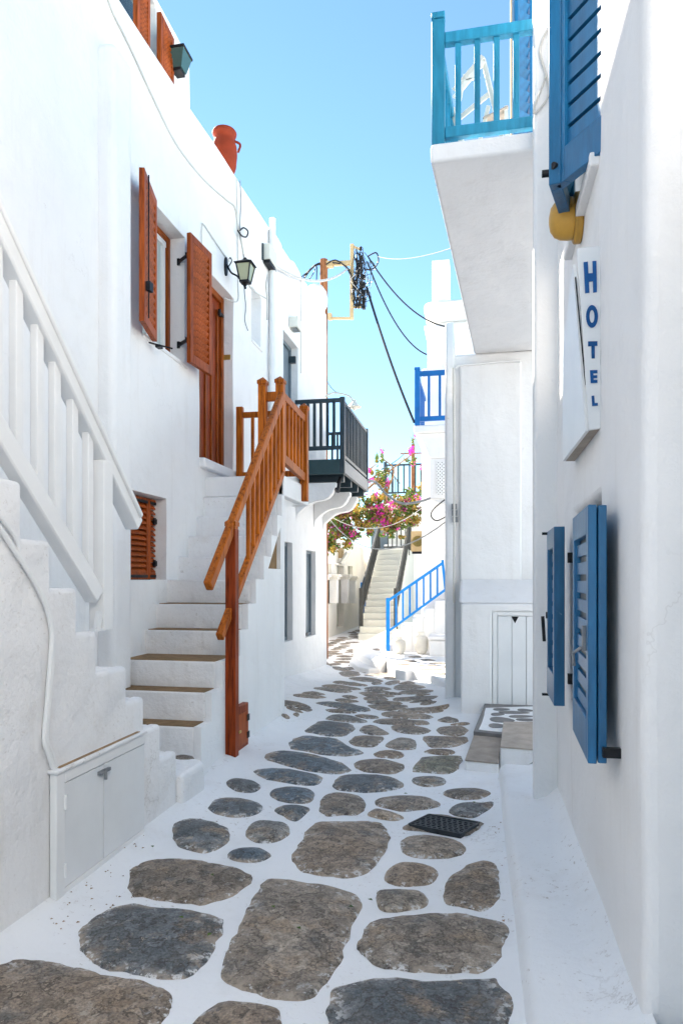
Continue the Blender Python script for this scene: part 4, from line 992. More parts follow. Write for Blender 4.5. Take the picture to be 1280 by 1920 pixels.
# looped white cable at hotel corner
YP = YH1-.012
tag(MB().tube(spline([onY(u, v, YP) for u, v in ((1030,50),(1018,70),(1012,100),(1026,150),(1027,180),(1010,205),(1000,212),(1003,195),(1020,150),(1022,135))], 5), .006, 6).build('cable', 'cable_white'), 'loose loop of white cable on the right wall corner beside the terrace', 'cable')

# ================================================================ DOOR STEPS on the right
def slab(name, quad, z, h, mat, label, cat):
    P = [onZ(u, v, z) for u, v in quad]
    t = thing(name, P[0]-Vector((0,0,h)), label, cat)
    MB().prism([p-Vector((0,0,h+.1)) for p in P], (0,0,h+.1-.012)).build('base', 'wall_dirty', t, 0.012)
    MB().prism([p-Vector((0,0,.0119)) for p in P], (0,0,.012)).build('top', mat, t, 0.003)
    return t, P
stA, _p = slab('stone_step', ((888,1377),(939,1379),(934,1430),(871,1424)), .075, .075, 'slab', 'low worn stone step with whitewashed front beside the paving on the right', 'step')
stB, _p = slab('stone_step', ((943,1353),(1010,1353),(1010,1405),(937,1399)), .165, .165, 'slab', 'higher worn stone step against the right wall corner', 'step')
lnd = [onZ(u, v, .115) for u, v in ((908,1322),(1030,1325),(1030,1378),(939,1374),(887,1369))]
lnd[0].y = YCL-.002; lnd[1].y = YCL-.002
pl = thing('painted_doorstep', lnd[0], 'grey doorstep with white painted joints before the small pale door', 'step')
MB().prism([p-Vector((0,0,.2)) for p in lnd], (0,0,.19)).build('base', 'painted_grey', pl, 0.004)
inn = [onZ(u, v, .115) for u, v in ((910,1326),(1030,1328),(1030,1371),(936,1370.5),(897,1366),(903,1353),(907,1340),(908,1333))]
inn[0].y = min(inn[0].y, YCL-.02); inn[1].y = YCL-.02
MB().prism([p-Vector((0,0,.0095)) for p in inn], (0,0,.003)).build('white_field', 'grout', pl)
for (cx, cy, rx, ry, sk) in ((939.5,1330,16,2.3,0),(985,1332,16,2.3,2),(963,1336,30,2.6,2),(932.5,1339.5,13,2.6,0),(977,1343.5,24,2.4,0),(941,1350,24,4.8,3),(990,1350,24,2.4,2),(932,1361,17,4,1),(975,1361,18,4,1)):
    pts = []
    for i in range(12):
        t = 2*math.pi*i/12; u = cx+rx*math.cos(t); v = cy+ry*math.sin(t)*(1-.35*math.cos(t))+sk*.5*math.cos(t)
        p = onZ(u, v, .110); pts.append(p)
    if max(p.y for p in pts) < YCL-.015: MB().prism(pts, (0,0,.003)).build('painted_slab_shape', 'painted_grey', pl)

# ================================================================ DARK BALCONY on the left house
XD = -1.90
bd = thing('wooden_balcony', (XD, 11, 2.5), 'dark grey wooden balcony on white scrolled brackets at the end of the left house', 'balcony')
n0 = onX(645, 860, XD); f0_ = onX(690, 900, XD)
ya, yb = n0.y, f0_.y; zf = n0.z; zf0 = onX(645, 888, XD).z; ztp = onX(646, 750, XD).z
MB().box((XB+.001, ya, zf0), (XD, ya+.05, zf)).build('fascia', 'slate_green', bd, 0.004)
MB().box((XD-.05, ya+.051, zf0+.02), (XD, yb, zf-.01)).build('side_beam', 'cable_grey', bd, 0.004)
for k in range(6):
    xx0 = lerp(XB+.01, XD-.06, k/6); MB().box((xx0, ya+.051, zf-.05), (lerp(XB+.01, XD-.06, (k+1)/6)-.006, yb, zf-.02)).build('floor_board', 'charcoal', bd)
for k in range(4):
    yy = lerp(ya+.3, yb-.1, k/3); MB().box((XB+.01, yy-.05, zf0-.08), (XD-.06, yy+.05, zf-.052)).build('joist', 'charcoal', bd, 0.004)
def rail_run(par, p, q, zlo, zhi, nb, mat, w=.04, bar_=.035, post=None, nm=('top_rail', 'bottom_rail', 'baluster')):
    p = Vector(p); q = Vector(q); d = (q-p).normalized()
    MB().bar((p.x, p.y, zhi), (q.x, q.y, zhi), w, w*1.1).build(nm[0], mat, par, 0.003)
    MB().bar((p.x, p.y, zlo), (q.x, q.y, zlo), w*.9, w*1.1).build(nm[1], mat, par, 0.003)
    first = None
    for k in range(nb):
        c = p.lerp(q, (k+1)/(nb+1)); loc = Vector((c.x, c.y, zlo+w*.5))
        if first is None:
            first = MB().box((c.x-bar_/2, c.y-bar_/2, zlo+w*.5), (c.x+bar_/2, c.y+bar_/2, zhi-w*.5)).build(nm[2], mat, par, 0.002)
        else: place(nm[2], first.data, loc, par, 0.002)
zlo = onX(645, 838, XD).z
rail_run(bd, (XB+.01, ya+.03), (XD-.06, ya+.03), zlo, ztp, 6, 'charcoal', .05, .04)
rail_run(bd, (XD-.03, ya+.07), (XD-.03, yb-.04), zf+.05, ztp-.02, 15, 'charcoal', .045, .03)
rail_run(bd, (XB+.01, yb-.03), (XD-.06, yb-.03), zf+.05, ztp-.02, 6, 'charcoal', .045, .035)
for y in (ya+.03, yb-.03): MB().box((XD-.065, y-.035, zf0+.01), (XD+.004, y+.035, ztp+.04)).build('post', 'charcoal', bd, 0.004)
def bracket(yy, w):
    pr = [(XB+.001, zf0-.03), (XD-.14, zf0-.03), (XD-.14, zf0-.10)]
    for t in range(9):
        s = t/8; pr.append((lerp(XD-.16, XB+.03, s**1.3), zf0-.10-.38*s-.05*math.sin(s*math.pi*2)))
    pr.append((XB+.001, zf0-.60))
    MB().prism([(x, yy, z) for x, z in pr], (0, w, 0)).build('scroll_bracket', 'wall', bd, 0.01)
zf0 -= .08
bracket(ya+.1, .14); bracket(lerp(ya, yb, .55), .14); bracket(yb-.3, .14)
zf0 += .08
q = onX(632, 928, XD-.1)
sp_ = thing('spotlight', (q.x, q.y, q.z), 'black spotlight hanging under the dark balcony', 'spotlight')
a = Vector((XD-.1, ya+.25, zf0-.02)); b = a+Vector((-.07, -.06, -.2))
MB().tube([a, a.lerp(b, .5)], .03, 12).build('body', 'iron', sp_)
MB().tube([a.lerp(b, .45), b], .035, 14, .065).build('hood', 'iron', sp_)

# ================================================================ SMALL FITTINGS on the left house
# lantern
lp = onX(422, 500, XB); lc = onX(446, 494, XB+.22)
ln = thing('wall_lantern', (lp.x, lp.y, lp.z-.1), 'black wrought iron lantern with frosted panes beside the brown upper door', 'lantern')
MB().prism([(XB+.001, lp.y+a, lp.z+b) for a, b in oval(.035, .10, 12)], (.02, 0, 0)).build('back_plate', 'iron', ln)
lx, ly, lz = lc.x, lp.y+.02, lc.z
MB().tube(spline([(XB+.02, ly-.02, lp.z+.02), (XB+.07, ly-.02, lp.z-.07), (XB+.14, ly-.01, lp.z-.115), (lx, ly, lz-.15)], 6), .010, 8).tube(spline([(XB+.04, ly-.02, lp.z+.0), (XB+.075, ly-.02, lp.z+.05), (XB+.06, ly-.02, lp.z+.09), (XB+.045, ly-.02, lp.z+.075)], 4), .006, 6).build('arm', 'iron', ln)
def sq(s, z): return [Vector((lx+a*s, ly+b*s, z)) for a, b in ((-1,-1),(1,-1),(1,1),(-1,1))]
zt1, zb1, wt, wb = lz+.085, lz-.095, .078, .045
m = MB()
for a, b in zip(sq(wt, zt1), sq(wb, zb1)): m.bar(a, b, .011, .011)
for r, s, z in ((.012, wt, zt1), (.016, wb, zb1)):
    P = sq(s, z)
    for a, b in zip(P, P[1:]+P[:1]): m.bar(a, b, r, r)
m.build('cage', 'iron', ln)
for i in range(4):
    a, b = sq(wt-.003, zt1), sq(wb-.003, zb1)
    MB().add([a[i], a[(i+1)%4], b[(i+1)%4], b[i]], [(0,1,2,3)]).build('pane', 'glass_amber', ln, smooth=0)
m = MB(); P = sq(.098, zt1+.006); T = sq(.03, zt1+.05)
m.add(P+T, [(3,2,1,0),(4,5,6,7)]+[(i, (i+1)%4, 4+(i+1)%4, 4+i) for i in range(4)]); m.lathe((lx, ly, zt1+.05), [(.02,0),(.028,.012),(.012,.025),(.002,.04)], 10)
m.build('roof', 'iron', ln)
MB().lathe((lx, ly, zb1-.075), [(.003,0),(.014,.012),(.008,.03),(.02,.05),(.045,.07)], 10).build('finial', 'iron', ln)
# small lamp on upper storey
lq = onX(336, 122, XU+.16)
l2 = thing('wall_lantern', (XU, lq.y, lq.z-.1), 'teal glass lantern below the brown shutter of the set-back upper storey', 'lantern')
MB().add([(lq.x-.07,lq.y-.06,lq.z-.06),(lq.x+.05,lq.y-.06,lq.z-.06),(lq.x+.05,lq.y+.06,lq.z-.06),(lq.x-.07,lq.y+.06,lq.z-.06),(lq.x-.10,lq.y-.10,lq.z+.10),(lq.x+.09,lq.y-.10,lq.z+.10),(lq.x+.09,lq.y+.10,lq.z+.10),(lq.x-.10,lq.y+.10,lq.z+.10)], [(3,2,1,0),(4,5,6,7),(0,1,5,4),(1,2,6,5),(2,3,7,6),(3,0,4,7)]).build('glass_body', 'glass_teal', l2, smooth=0)
MB().box((lq.x-.05, lq.y-.06, lq.z-.09), (lq.x+.04, lq.y+.06, lq.z-.06)).build('bottom_cap', 'iron', l2, 0.004)
MB().box((lq.x-.11, lq.y-.11, lq.z+.10), (lq.x+.10, lq.y+.11, lq.z+.125)).box((XU, lq.y-.02, lq.z+.12), (lq.x, lq.y+.02, lq.z+.15)).build('frame', 'iron', l2, 0.004)
# terracotta jar on the parapet
jq = onX(421, 300, XB-.12); jz = roofz(jq.y)
jr = thing('terracotta_jar', (jq.x, jq.y, jz), 'terracotta jar with one handle standing on the left house parapet', 'jar')
hj = onX(421, 246, XB-.12).z-jz
MB().lathe((jq.x, jq.y, jz-.02), [(.09,0),(.13,.10*hj/.4),(.142,.2*hj/.4),(.135,.28*hj/.4),(.112,.325*hj/.4),(.110,.35*hj/.4),(.130,.375*hj/.4),(.136,.395*hj/.4),(.125,.41*hj/.4),(.10,.405*hj/.4),(.095,.36*hj/.4)], 24).build('body', 'terracotta', jr, smooth=60)
MB().tube(spline([(jq.x+.08, jq.y+.05, jz+hj*.83), (jq.x+.15, jq.y+.09, jz+hj*.78), (jq.x+.13, jq.y+.08, jz+hj*.6)], 5), .014, 8).build('handle', 'terracotta', jr)
# meter box and pipe
mp = [onX(492, 470, XB+.001), onX(507, 515, XB+.001)]
bx_ = thing('meter_box', mp[0], 'grey white electricity box high on the left house wall', 'box')
MB().box((XB+.001, mp[0].y, mp[1].z+.05), (XB+.10, mp[1].y-.02, mp[0].z+.09)).build('case', 'plastic', bx_, 0.008)
MB().box((XB+.01, mp[0].y+.02, mp[1].z+.01), (XB+.09, mp[1].y-.04, mp[1].z+.049)).build('cable_gland', 'iron', bx_)
MB().box((XB+.003, mp[0].y-.03, mp[1].z+.03), (XB+.02, mp[0].y-.001, mp[0].z+.08)).build('back_board', 'charcoal', bx_)
yy = onX(511, 500, XB+.05).y
tag(MB().tube([(XB+.05, yy, 2.5), (XB+.05, yy, onX(511, 410, XB+.05).z)], .042, 12).build('vent_pipe', 'white_paint'), 'white vent pipe running up the left house beside the electricity box', 'pipe')
q = onX(552, 608, XB+.05)
f = thing('flood_lamp', q, 'small square cream lamp above the grey balcony door', 'lamp')
MB().box((XB+.001, q.y-.12, q.z-.08), (XB+.13, q.y+.12, q.z+.07)).build('case', 'plastic', f, 0.01)
MB().box((XB+.02, q.y-.09, q.z-.086), (XB+.11, q.y+.09, q.z-.081)).build('lens', 'glass_dark', f)
def wcable(name, pts, r, mat, label, X=XB+.01):
    return tag(MB().tube(spline([onX(u, v, X) for u, v in pts], 4), r, 6).build(name, mat), label, 'cable', None)
wcable('wall_cable', [(196,-20),(212,25),(245,90),(290,190),(330,270),(380,335),(425,375),(440,388),(446,420),(452,450),(462,505),(470,540),(500,560)], .008, 'cable_white', 'long white cable swooping diagonally across the upper left wall')
wcable('wall_cable', [(444,335),(445,400),(446,470),(446,530),(447,560),(440,566),(420,558)], .006, 'cable_white', 'thin white cable dropping from the parapet past the lantern')
wcable('wall_cable', [(450,338),(452,380),(450,430),(457,480),(458,540),(461,575),(459,600),(465,620)], .005, 'cable_grey', 'frayed grey brown cable hanging beside the lantern')
wcable('wall_cable', [(378,470),(379,425),(382,421),(395,440),(415,470),(430,490)], .006, 'cable_white', 'white cable looping above the brown door to the lantern')
wcable('wall_cable', [(450,432),(457,427),(465,434),(462,444),(453,442),(446,432)], .009, 'cable_black', 'small coil of black cable on the wall above the lantern', XB+.05)
wcable('wall_cable', [(501,600),(501,560),(499,535),(503,515)], .010, 'cable_white', 'white cables under the electricity box')
wcable('wall_cable', [(505,430),(505,470)], .010, 'cable_white', 'short white riser above the electricity box')
wcable('wall_cable', [(564,520),(564,600),(564,700)], .006, 'cable_white', 'straight thin cable on the wall beyond the cream lamp')

# ================================================================ unseen house added behind the viewer to block sky and bounce sun
nb = thing('added_unseen_house', (2.6, -3.5, 0), 'plain whitewashed house added unseen behind the viewpoint to block and bounce light', 'house')
wall_grid('X', 0.85, 1, -8.0, 1.45, -.3, 5.6, [], 0.3, None, 0.012, 0.5, 41.0).build('wall', 'wall', nb, 0.03)
MB().box((1.16, -7.98, -.3), (5, 1.44, 5.5)).build('house_body', 'wall', nb, 0.02)

# ================================================================ FAR RIGHT HOUSE with blue balcony
YF = 13.75; YBF = 12.0
xcl = onY(790, 1000, YF).x; zC = onY(800, 690, YF).z
hc = thing('far_house', (1, YF+1, -.2), 'bright whitewashed house beyond the corner with a chimney and deep blue balcony', 'house')
wall_grid('Y', YF, 1, xcl, 3.0, -.6, zC, [], .3, None, .014, .4, 20.0).build('wall', 'wall', hc, .04, seg=3)
MB().box((xcl+.004, YF+.302, -.6), (3.0, 17.5, zC-.003)).build('house_body', 'wall', hc, .03)
xu = onY(801, 650, YF+.3).x; zu1 = onY(801, 620, YF+.3).z
MB().box((xu, YF+.3, zC-.1), (3.0, 16, zu1)).build('upper_storey', 'wall', hc, .03)
xk = onY(795, 615, YF+.25).x
MB().box((xk, YF+.24, zu1+.001), (3.0, 16.1, zu1+.09)).build('cornice', 'wall', hc, .02)
x0 = onY(808, 590, YF+.5).x; za_ = onY(808, 600, YF+.5).z
MB().box((x0, YF+.5, zu1+.09), (x0+.9, YF+1.3, za_)).build('chimney_base', 'wall_cream', hc, .03)
x1 = onY(795, 580, YF+.4).x; zb_ = onY(800, 568, YF+.4).z
m = MB(); nn = 10
prof = [(-.02, za_-.08), (-.09, za_+.06), (-.14, zb_-.20), (-.15, zb_-.06), (-.11, zb_+.02), (.0, zb_+.04)]
m.prism([(x0+p, YF+.42, z) for p, z in prof]+[(x0+.9, YF+.42, zb_+.04), (x0+.9, YF+.42, za_-.08)], (0, .95, 0)); m.build('chimney_cornice', 'wall_cream', hc, .05, seg=3)
zt_ = onY(809, 488, YF+.55).z
MB().box((x0+.01, YF+.55, zb_+.04), (onY(842, 500, YF+.55).x, YF+1.1, zt_)).build('chimney', 'wall', hc, .02)
# balcony slab, corbel
zsl = onY(790, 797, YBF).z; zsl0 = onY(790, 811, YBF).z; xb0 = onY(775, 800, YBF).x
bb = thing('blue_balcony', (xb0+.5, YBF, zsl0), 'small balcony with deep blue railing on a white corbel beyond the corner house', 'balcony')
MB().box((xb0, YBF, zsl0), (2.6, YF-.001, zsl)).build('slab', 'wall', bb, .02)
pr = [(xb0+.04, zsl0-.001)]
zbx = onY(805, 860, YBF+.1).z; xbx = onY(805, 860, YBF+.1).x
for t in range(9): s = t/8; pr.append((lerp(xb0+.05, xbx, s**.8), lerp(zsl0-.03, zbx, s**1.5)))
pr += [(2.6, zbx), (2.6, zsl0-.001)]
MB().prism([(x, YBF+.08, z) for x, z in pr], (0, YF-YBF-.085, 0)).build('corbel', 'wall', bb, .01)
xp = xb0+.06; zrt = onY(781, 693, YBF).z
MB().box((xp-.045, YBF+.02, zsl), (xp+.045, YBF+.11, zrt)).box((xp-.05, YBF+.015, zrt), (xp+.05, YBF+.115, zrt+.05)).build('post', 'deep_blue', bb, .006)
zr_ = zrt-.06
for z, h in ((zr_-.0, .085), (zsl+.12, .08)): MB().bar((xp+.046, YBF+.065, z), (2.4, YBF+.065, z), .06, h).build('rail', 'deep_blue', bb, .005)
m = MB().box((xp+.18, YBF+.045, zsl+.16), (xp+.225, YBF+.085, zr_-.04)); repeat(m, 'baluster', 'deep_blue', bb, [(.19*k, 0, 0) for k in range(1, 6)], .003)
for z, h in ((zr_-.02, .07), (zsl+.10, .06)): MB().bar((xp, YBF+.115, z), (xp, YF-.02, z), .05, h).build('side_rail', 'deep_blue', bb, .004)
m = MB().box((xp-.018, YBF+.22, zsl+.13), (xp+.018, YBF+.256, zr_-.05)); repeat(m, 'baluster', 'deep_blue', bb, [(0, .125*k, 0) for k in range(1, 11)], .002)
# lattice box below
lb = thing('lattice_cover', (xbx+.4, YBF+.1, 2.5), 'white box with diamond lattice front hung under the blue balcony', 'cover')
zl0 = onY(806, 935, YBF+.1).z; xe_ = onY(850, 900, YBF+.1).x
MB().box((xbx, YBF+.1, zl0), (2.2, YF-.01, zbx-.002)).build('box', 'wall', lb, .01)
gx0, gx1 = onY(818, 900, YBF+.09).x, onY(843, 900, YBF+.09).x+.1; gz0, gz1 = onY(818, 927, YBF+.09).z, onY(818, 867, YBF+.09).z
MB().box((gx0, YBF+.096, gz0), (gx1, YBF+.0995, gz1)).build('backing', 'black', lb)
m = MB(); sp__ = .062
for sgn in (1, -1):
    k = -14
    while k < 26:
        # line x = gx0 + k*sp + sgn*(z-gz0)
        pts = []
        for z in (gz0, gz1):
            pts.append((gx0+k*sp__+sgn*(z-gz0), z))
        (xa, z1_), (xb_, z2_) = pts
        ts = [0, 1]
        def clip(xa, xb_):
            t0, t1 = 0.0, 1.0; d = xb_-xa
            for lim, s in ((gx0, 1), (gx1, -1)):
                a = s*(xa-lim); b = s*(xb_-lim)
                if a < 0 and b < 0: return None
                if a < 0: t0 = max(t0, -a/(b-a))
                elif b < 0: t1 = min(t1, a/(a-b))
            return (t0, t1) if t1-t0 > .03 else None
        c_ = clip(xa, xb_)
        if c_:
            A_ = Vector((lerp(xa, xb_, c_[0]), YBF+.088+.004*sgn, lerp(z1_, z2_, c_[0]))); B_ = Vector((lerp(xa, xb_, c_[1]), YBF+.088+.004*sgn, lerp(z1_, z2_, c_[1])))
            m.bar(A_, B_, .0285, .0075, up=(0, 1, 0))
        k += 1
m.build('lattice', 'white_paint', lb, smooth=0)
MB().prism([(x, YBF+.12, z) for x, z in ((xbx+.02, zl0-.001), (xbx+.12, zl0-.06), (xbx+.3, zl0-.12), (2.1, zl0-.12), (2.1, zl0-.001))], (0, YF-YBF-.15, 0)).build('underside', 'wall', lb, .01)

# ---------------- raised platform, winder steps, blue-railed stair, jars, bench
ZP = -.06
pf_ = [onZ(u, v, ZP) for u, v in ((722,1229),(727,1244),(742,1256),(760,1258),(773,1256),(800,1262),(829,1278),(842,1292))]
pf_ += [Vector((2.6, pf_[-1].y-.1, ZP)), Vector((2.6, YF-.002, ZP)), Vector((pf_[0].x, YF-.002, ZP))]
plat = MB().prism([p-Vector((0,0,.5)) for p in pf_], (0,0,.5)).build('terrace_platform', 'wall_dirty', None, .02, seg=3); plat['kind'] = 'structure'
random.seed(5)
for (u, v) in ((765,1240),(785,1248),(800,1238),(815,1255),(822,1244),(830,1264),(778,1232),(806,1249),(835,1252),(795,1256),(752,1246)):
    c = onZ(u, v, ZP); a, b = random.uniform(.12, .2), random.uniform(.08, .13)
    make_stone([c+Vector((a*math.cos(t), b*math.sin(t), 0)) for t in [k*math.pi/4 for k in range(8)]], z=ZP-.004, n_sub=1, parent=plat, name='paving_stone')
YR = 13.25
bs = thing('blue_railed_steps', onY(780, 1220, YR), 'short white flight of steps rising right with bright blue railing', 'staircase')
SP = [(729,1208),(734,1186),(752,1171),(773,1156),(793,1140),(814,1125),(834,1110)]
sx = [onY(u, v, YR) for u, v in SP]
for i in range(len(sx)):
    xe2 = sx[i+1].x if i+1 < len(sx) else 2.0
    MB().box((sx[i].x, YR, -.5), (xe2, YF-.002, sx[i].z)).build('step', 'wall', bs, .015)
def rp(u, v): return onY(u, v, YR-.04)
MB().bar(rp(728, 1126), rp(829, 1056), .05, .07, up=(0, 1, 0)).build('handrail', 'bright_blue', bs, .006)
MB().bar(rp(730, 1182), rp(834, 1106), .045, .065, up=(0, 1, 0)).build('bottom_rail', 'bright_blue', bs, .006)
p0, p1 = rp(727, 1222), rp(727, 1121)
MB().box((p0.x-.036, p0.y-.03, ZP), (p0.x+.036, p0.y+.03, p1.z)).build('post', 'bright_blue', bs, .006)
MB().bar(rp(829, 1050), rp(835, 1109), .05, .05, up=(0, 1, 0)).build('end_post', 'bright_blue', bs, .005)
for k in range(7):
    t = (k+.95)/8; a, b = rp(lerp(730, 833, t), lerp(1182, 1106, t)), rp(lerp(730, 830, t), lerp(1126, 1055, t))
    MB().box((a.x-.018, a.y-.015, a.z), (a.x+.018, a.y+.015, b.z)).build('baluster', 'bright_blue', bs, .003)
for nm, u, vb, vt, wpx, lab in (('clay_jar', 748, 1226, 1194, 12.3, 'smaller squat pale ribbed jar by the blue railing post'), ('clay_jar', 789.5, 1226, 1185, 12.8, 'taller pale ribbed jar under the blue railing'),):
    b = onZ(u, vb, ZP); b.y = min(b.y, YR-.22); bb_ = onY(u, vb, b.y); b = Vector((bb_.x, b.y, ZP)); h = onY(u, vt, b.y).z-ZP; r = wpx/1280*b.y
    j = thing(nm, b, lab, 'jar', 'pale jars by the blue stair')
    MB().lathe(b, [(r*.5,0),(r*.62,.02*h),(r*.92,.18*h),(r,.35*h),(r,.62*h),(r*.9,.76*h),(r*.55,.84*h)], 28, ribs=.045).build('body', 'jar', j, smooth=70)
    MB().lathe(b, [(r*.5,.835*h),(r*.42,.87*h),(r*.44,.96*h),(r*.52,1.0*h),(r*.45,1.0*h),(r*.36,.95*h)], 20).build('neck', 'jar', j, smooth=60)
b0, b1 = onZ(804, 1232, ZP), onZ(850, 1226, ZP)
yb_ = 12.55; x_ = onY(804, 1220, yb_).x; zt_ = onY(806, 1200, yb_).z
bn = thing('masonry_bench', (x_+.4, yb_, ZP), 'rounded whitewashed masonry bench beside the tall pale jar', 'bench')
MB().box((x_, yb_, ZP-.02), (2.2, YR-.01, zt_)).build('base', 'wall', bn, .05, seg=4)
MB().box((x_-.03, yb_-.03, zt_+.001), (2.2, YR-.008, zt_+.07)).build('seat', 'wall', bn, .03, seg=3)
# winders in front of the far stair
wd = thing('winder_steps', onG(690, 1245), 'low curved white steps turning up to the far staircase', 'steps')
s1_ = [onZ(u, v, -.17) for u, v in ((655,1240),(660,1231),(690,1226),(724,1228),(728,1246),(712,1253),(690,1254),(668,1249))]
MB().prism([p-Vector((0,0,.3)) for p in s1_], (0,0,.3)).build('step', 'wall', wd, .02, seg=3)
s2_ = [onZ(u, v, -.05) for u, v in ((664,1222),(672,1215),(724,1213),(724,1237),(706,1240),(688,1234))]
MB().prism([p-Vector((0,0,.3)) for p in s2_], (0,0,.3)).build('step', 'wall', wd, .02, seg=3)
for poly, z in ((((676,1230),(684,1229),(694,1233),(690,1235)), -.17), (((697,1217),(711,1217),(711,1220),(703,1219.5)), -.05)):
    make_stone([onZ(u, v, z) for u, v in poly], z=z-.004, n_sub=2, parent=wd, name='inset_stone')
YPW = 13.6
ow = [onY(u, v, YPW) for u, v in ((661,1240),(661,1216),(668,1209),(692,1198),(724,1182),(724,1240))]
tag(MB().prism(ow, (0, .22, 0)).build('sloping_parapet', 'wall', None, .02, seg=3), 'low sloping white parapet between the winder steps and the far stairs', 'parapet')

# ================================================================ FAR STAIRCASE with black rails
XA, XZ = -3.09, -2.12
fs = thing('far_staircase', ((XA+XZ)/2, 18, g(18)), 'long pale grey staircase climbing away at the end of the lane', 'staircase')
Y0 = onX(677, 1200, XA).y
zg = g(20); n_st = 15; rise, run = .168, .255
for i in range(n_st):
    z = zg+rise*(i+1); y = Y0-.5+run*i
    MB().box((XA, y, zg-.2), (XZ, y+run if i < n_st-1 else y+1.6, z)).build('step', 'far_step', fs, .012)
ztop = zg+rise*n_st; ytop = Y0-.5+run*n_st
def far_rail(x, lab, y_s, z_s, y_e, z_e, nb=14):
    r = thing('black_handrail', (x, y_s, z_s-1), lab, 'railing', 'black rails of the far stairs')
    a, b = Vector((x, y_s, z_s)), Vector((x, y_e, z_e)); dz = Vector((0, 0, -.62))
    MB().bar(a, b, .05, .065).build('handrail', 'dark_rail', r, .005); MB().bar(a+dz, b+dz, .04, .05).build('bottom_rail', 'dark_rail', r, .004)
    MB().box((x-.05, y_s-.09, z_s-1.02), (x+.05, y_s+.01, z_s+.06)).build('post', 'dark_rail', r, .004)
    MB().box((x-.045, y_e-.0, z_e-.9), (x+.045, y_e+.09, z_e+.06)).build('post', 'dark_rail', r, .004)
    m = MB().box((x-.02, -.02, -.61), (x+.02, .02, -.03)); f = m.build('baluster', 'dark_rail', r)
    for k in range(nb):
        c = a.lerp(b, (k+.6)/nb); loc = Vector((x, c.y, c.z-.61))
        if k == 0: f.location = loc; W[f] = Matrix.Translation(loc)
        else: place('baluster', f.data, loc, r)
    return r
far_rail(XA+.02, 'black worn railing on the left side of the far stairs', Y0-.1, zg+1.30, ytop-.2, ztop+.72)
far_rail(XZ-.02, 'black worn railing on the right side of the far stairs', Y0-.1, zg+1.30, ytop-.2, ztop+.72)
ru = thing('black_handrail', (-2.6, ytop+1.3, ztop), 'black railing across the top landing of the far stairs', 'railing', 'black rails of the far stairs')
ya_ = ytop+1.35
a, b = onY(719, 1000, ya_), onY(768, 985, ya_)
rail_run(ru, (a.x, ya_), (b.x, ya_), ztop+.15, ztop+.8, 5, 'dark_rail', .05, .035)
MB().box((b.x-.05, ya_-.05, ztop), (b.x+.05, ya_+.05, ztop+.95)).build('post', 'dark_rail', ru, .004)
tag(MB().box((XA-.05, ytop+1.62, -.4), (XZ+.6, ytop+2.2, ztop+.25)).build('landing_wall', 'wall', None, .03), 'white wall behind the top landing of the far stairs', 'wall')

# ================================================================ END HOUSE with dark balcony
YD = ytop+2.6
hd_ = thing('end_house', (-2, YD+2, zg), 'cream white house closing the lane behind the far stairs', 'house')
zD = onY(740, 950, YD).z
MB().box((-3.7, YD, zg-.3), (2.5, YD+5, zD)).build('wall', 'wall_cream', hd_, .04)
dw0 = onY(700, 1000, YD).x
MB().box((dw0-.1, YD-.02, zg+2.2), (dw0+.5, YD+.01, zD-.3)).build('window', 'grey_door', hd_, .01)
YDB = 20.2
xd0 = onY(719, 940, YDB).x; zd1 = onY(730, 934, YDB).z; zd0 = onY(730, 951, YDB).z
eb = thing('end_balcony', (xd0+.6, YDB, zd0), 'far white balcony with charcoal railing draped in bougainvillea', 'balcony')
MB().box((xd0, YDB, zd0), (onY(800, 940, YDB).x+1.4, YD+.2, zd1)).build('slab', 'wall_cream', eb, .02)
m = MB()
for k in range(3): m.box((xd0+.25+k*.12, YDB+.1+.0, zd0-.12), (xd0+.31+k*.12, YDB+.9, zd0-.001))
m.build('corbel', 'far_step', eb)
ztr = onY(730, 872, YDB).z
xr2 = onY(800, 900, YDB).x+.5
MB().box((xd0, YDB, zd1-.12), (xd0+.09, YDB+.09, ztr+.1)).build('post', 'charcoal', eb, .004)
rail_run(eb, (xd0+.09, YDB+.045), (xr2, YDB+.045), zd1+.16, ztr, 9, 'charcoal', .05, .045)
rail_run(eb, (xd0+.045, YDB+.1), (xd0+.045, YD-.05), zd1+.1, ztr-.02, 7, 'charcoal', .04, .022)

# ================================================================ SHOP along the lane (far left)
XE = -4.0
def hE(u0, u1, vt, vb, dep): return hX(u0, u1, vt, vb, dep, XE)
E_win = hE(608, 621, 1058, 1131, .15); E_door = hE(631, 645, 1062, 1174, .25); E_w2 = hE(652, 661, 1062, 1128, .15)
shop = thing('lane_shop', (XE-1, 20, zg), 'pinkish white shop front with door and pilasters down the lane', 'shop')
wall_grid('X', XE, -1, YEND+1.5, 27, -.8, 2.45, [E_win, E_door, E_w2], .3, None, .012, .45, 30.0).build('wall', 'wall_cream', shop, .02)
MB().box((-6.5, YEND+1.52, -.8), (XE-.305, 26.9, 2.4)).build('shop_body', 'wall_cream', shop)
for h in (E_win, E_w2):
    o = MB().box((XE-.149, h[0], h[2]), (XE-.14, h[1], h[3])).build('window', 'glass_teal', shop)
    MB().box((XE-.14, h[1]-.12, h[2]), (XE-.06, h[1]-.0, h[3])).build('frame', 'plastic', o)
    MB().box((XE-.14, h[0], lerp(h[2], h[3], .72)), (XE-.08, h[1]-.121, lerp(h[2], h[3], .76))).build('glazing_bar', 'plastic', o)
h = E_door
o = MB().box((XE-.249, h[0], h[2]), (XE-.24, h[1], h[3])).build('doorway', 'black', shop)
MB().box((XE-.24, h[1]-.45, h[2]+.02), (XE-.18, h[1]-.0, h[3]-.02)).build('door_leaf', 'plastic', o)
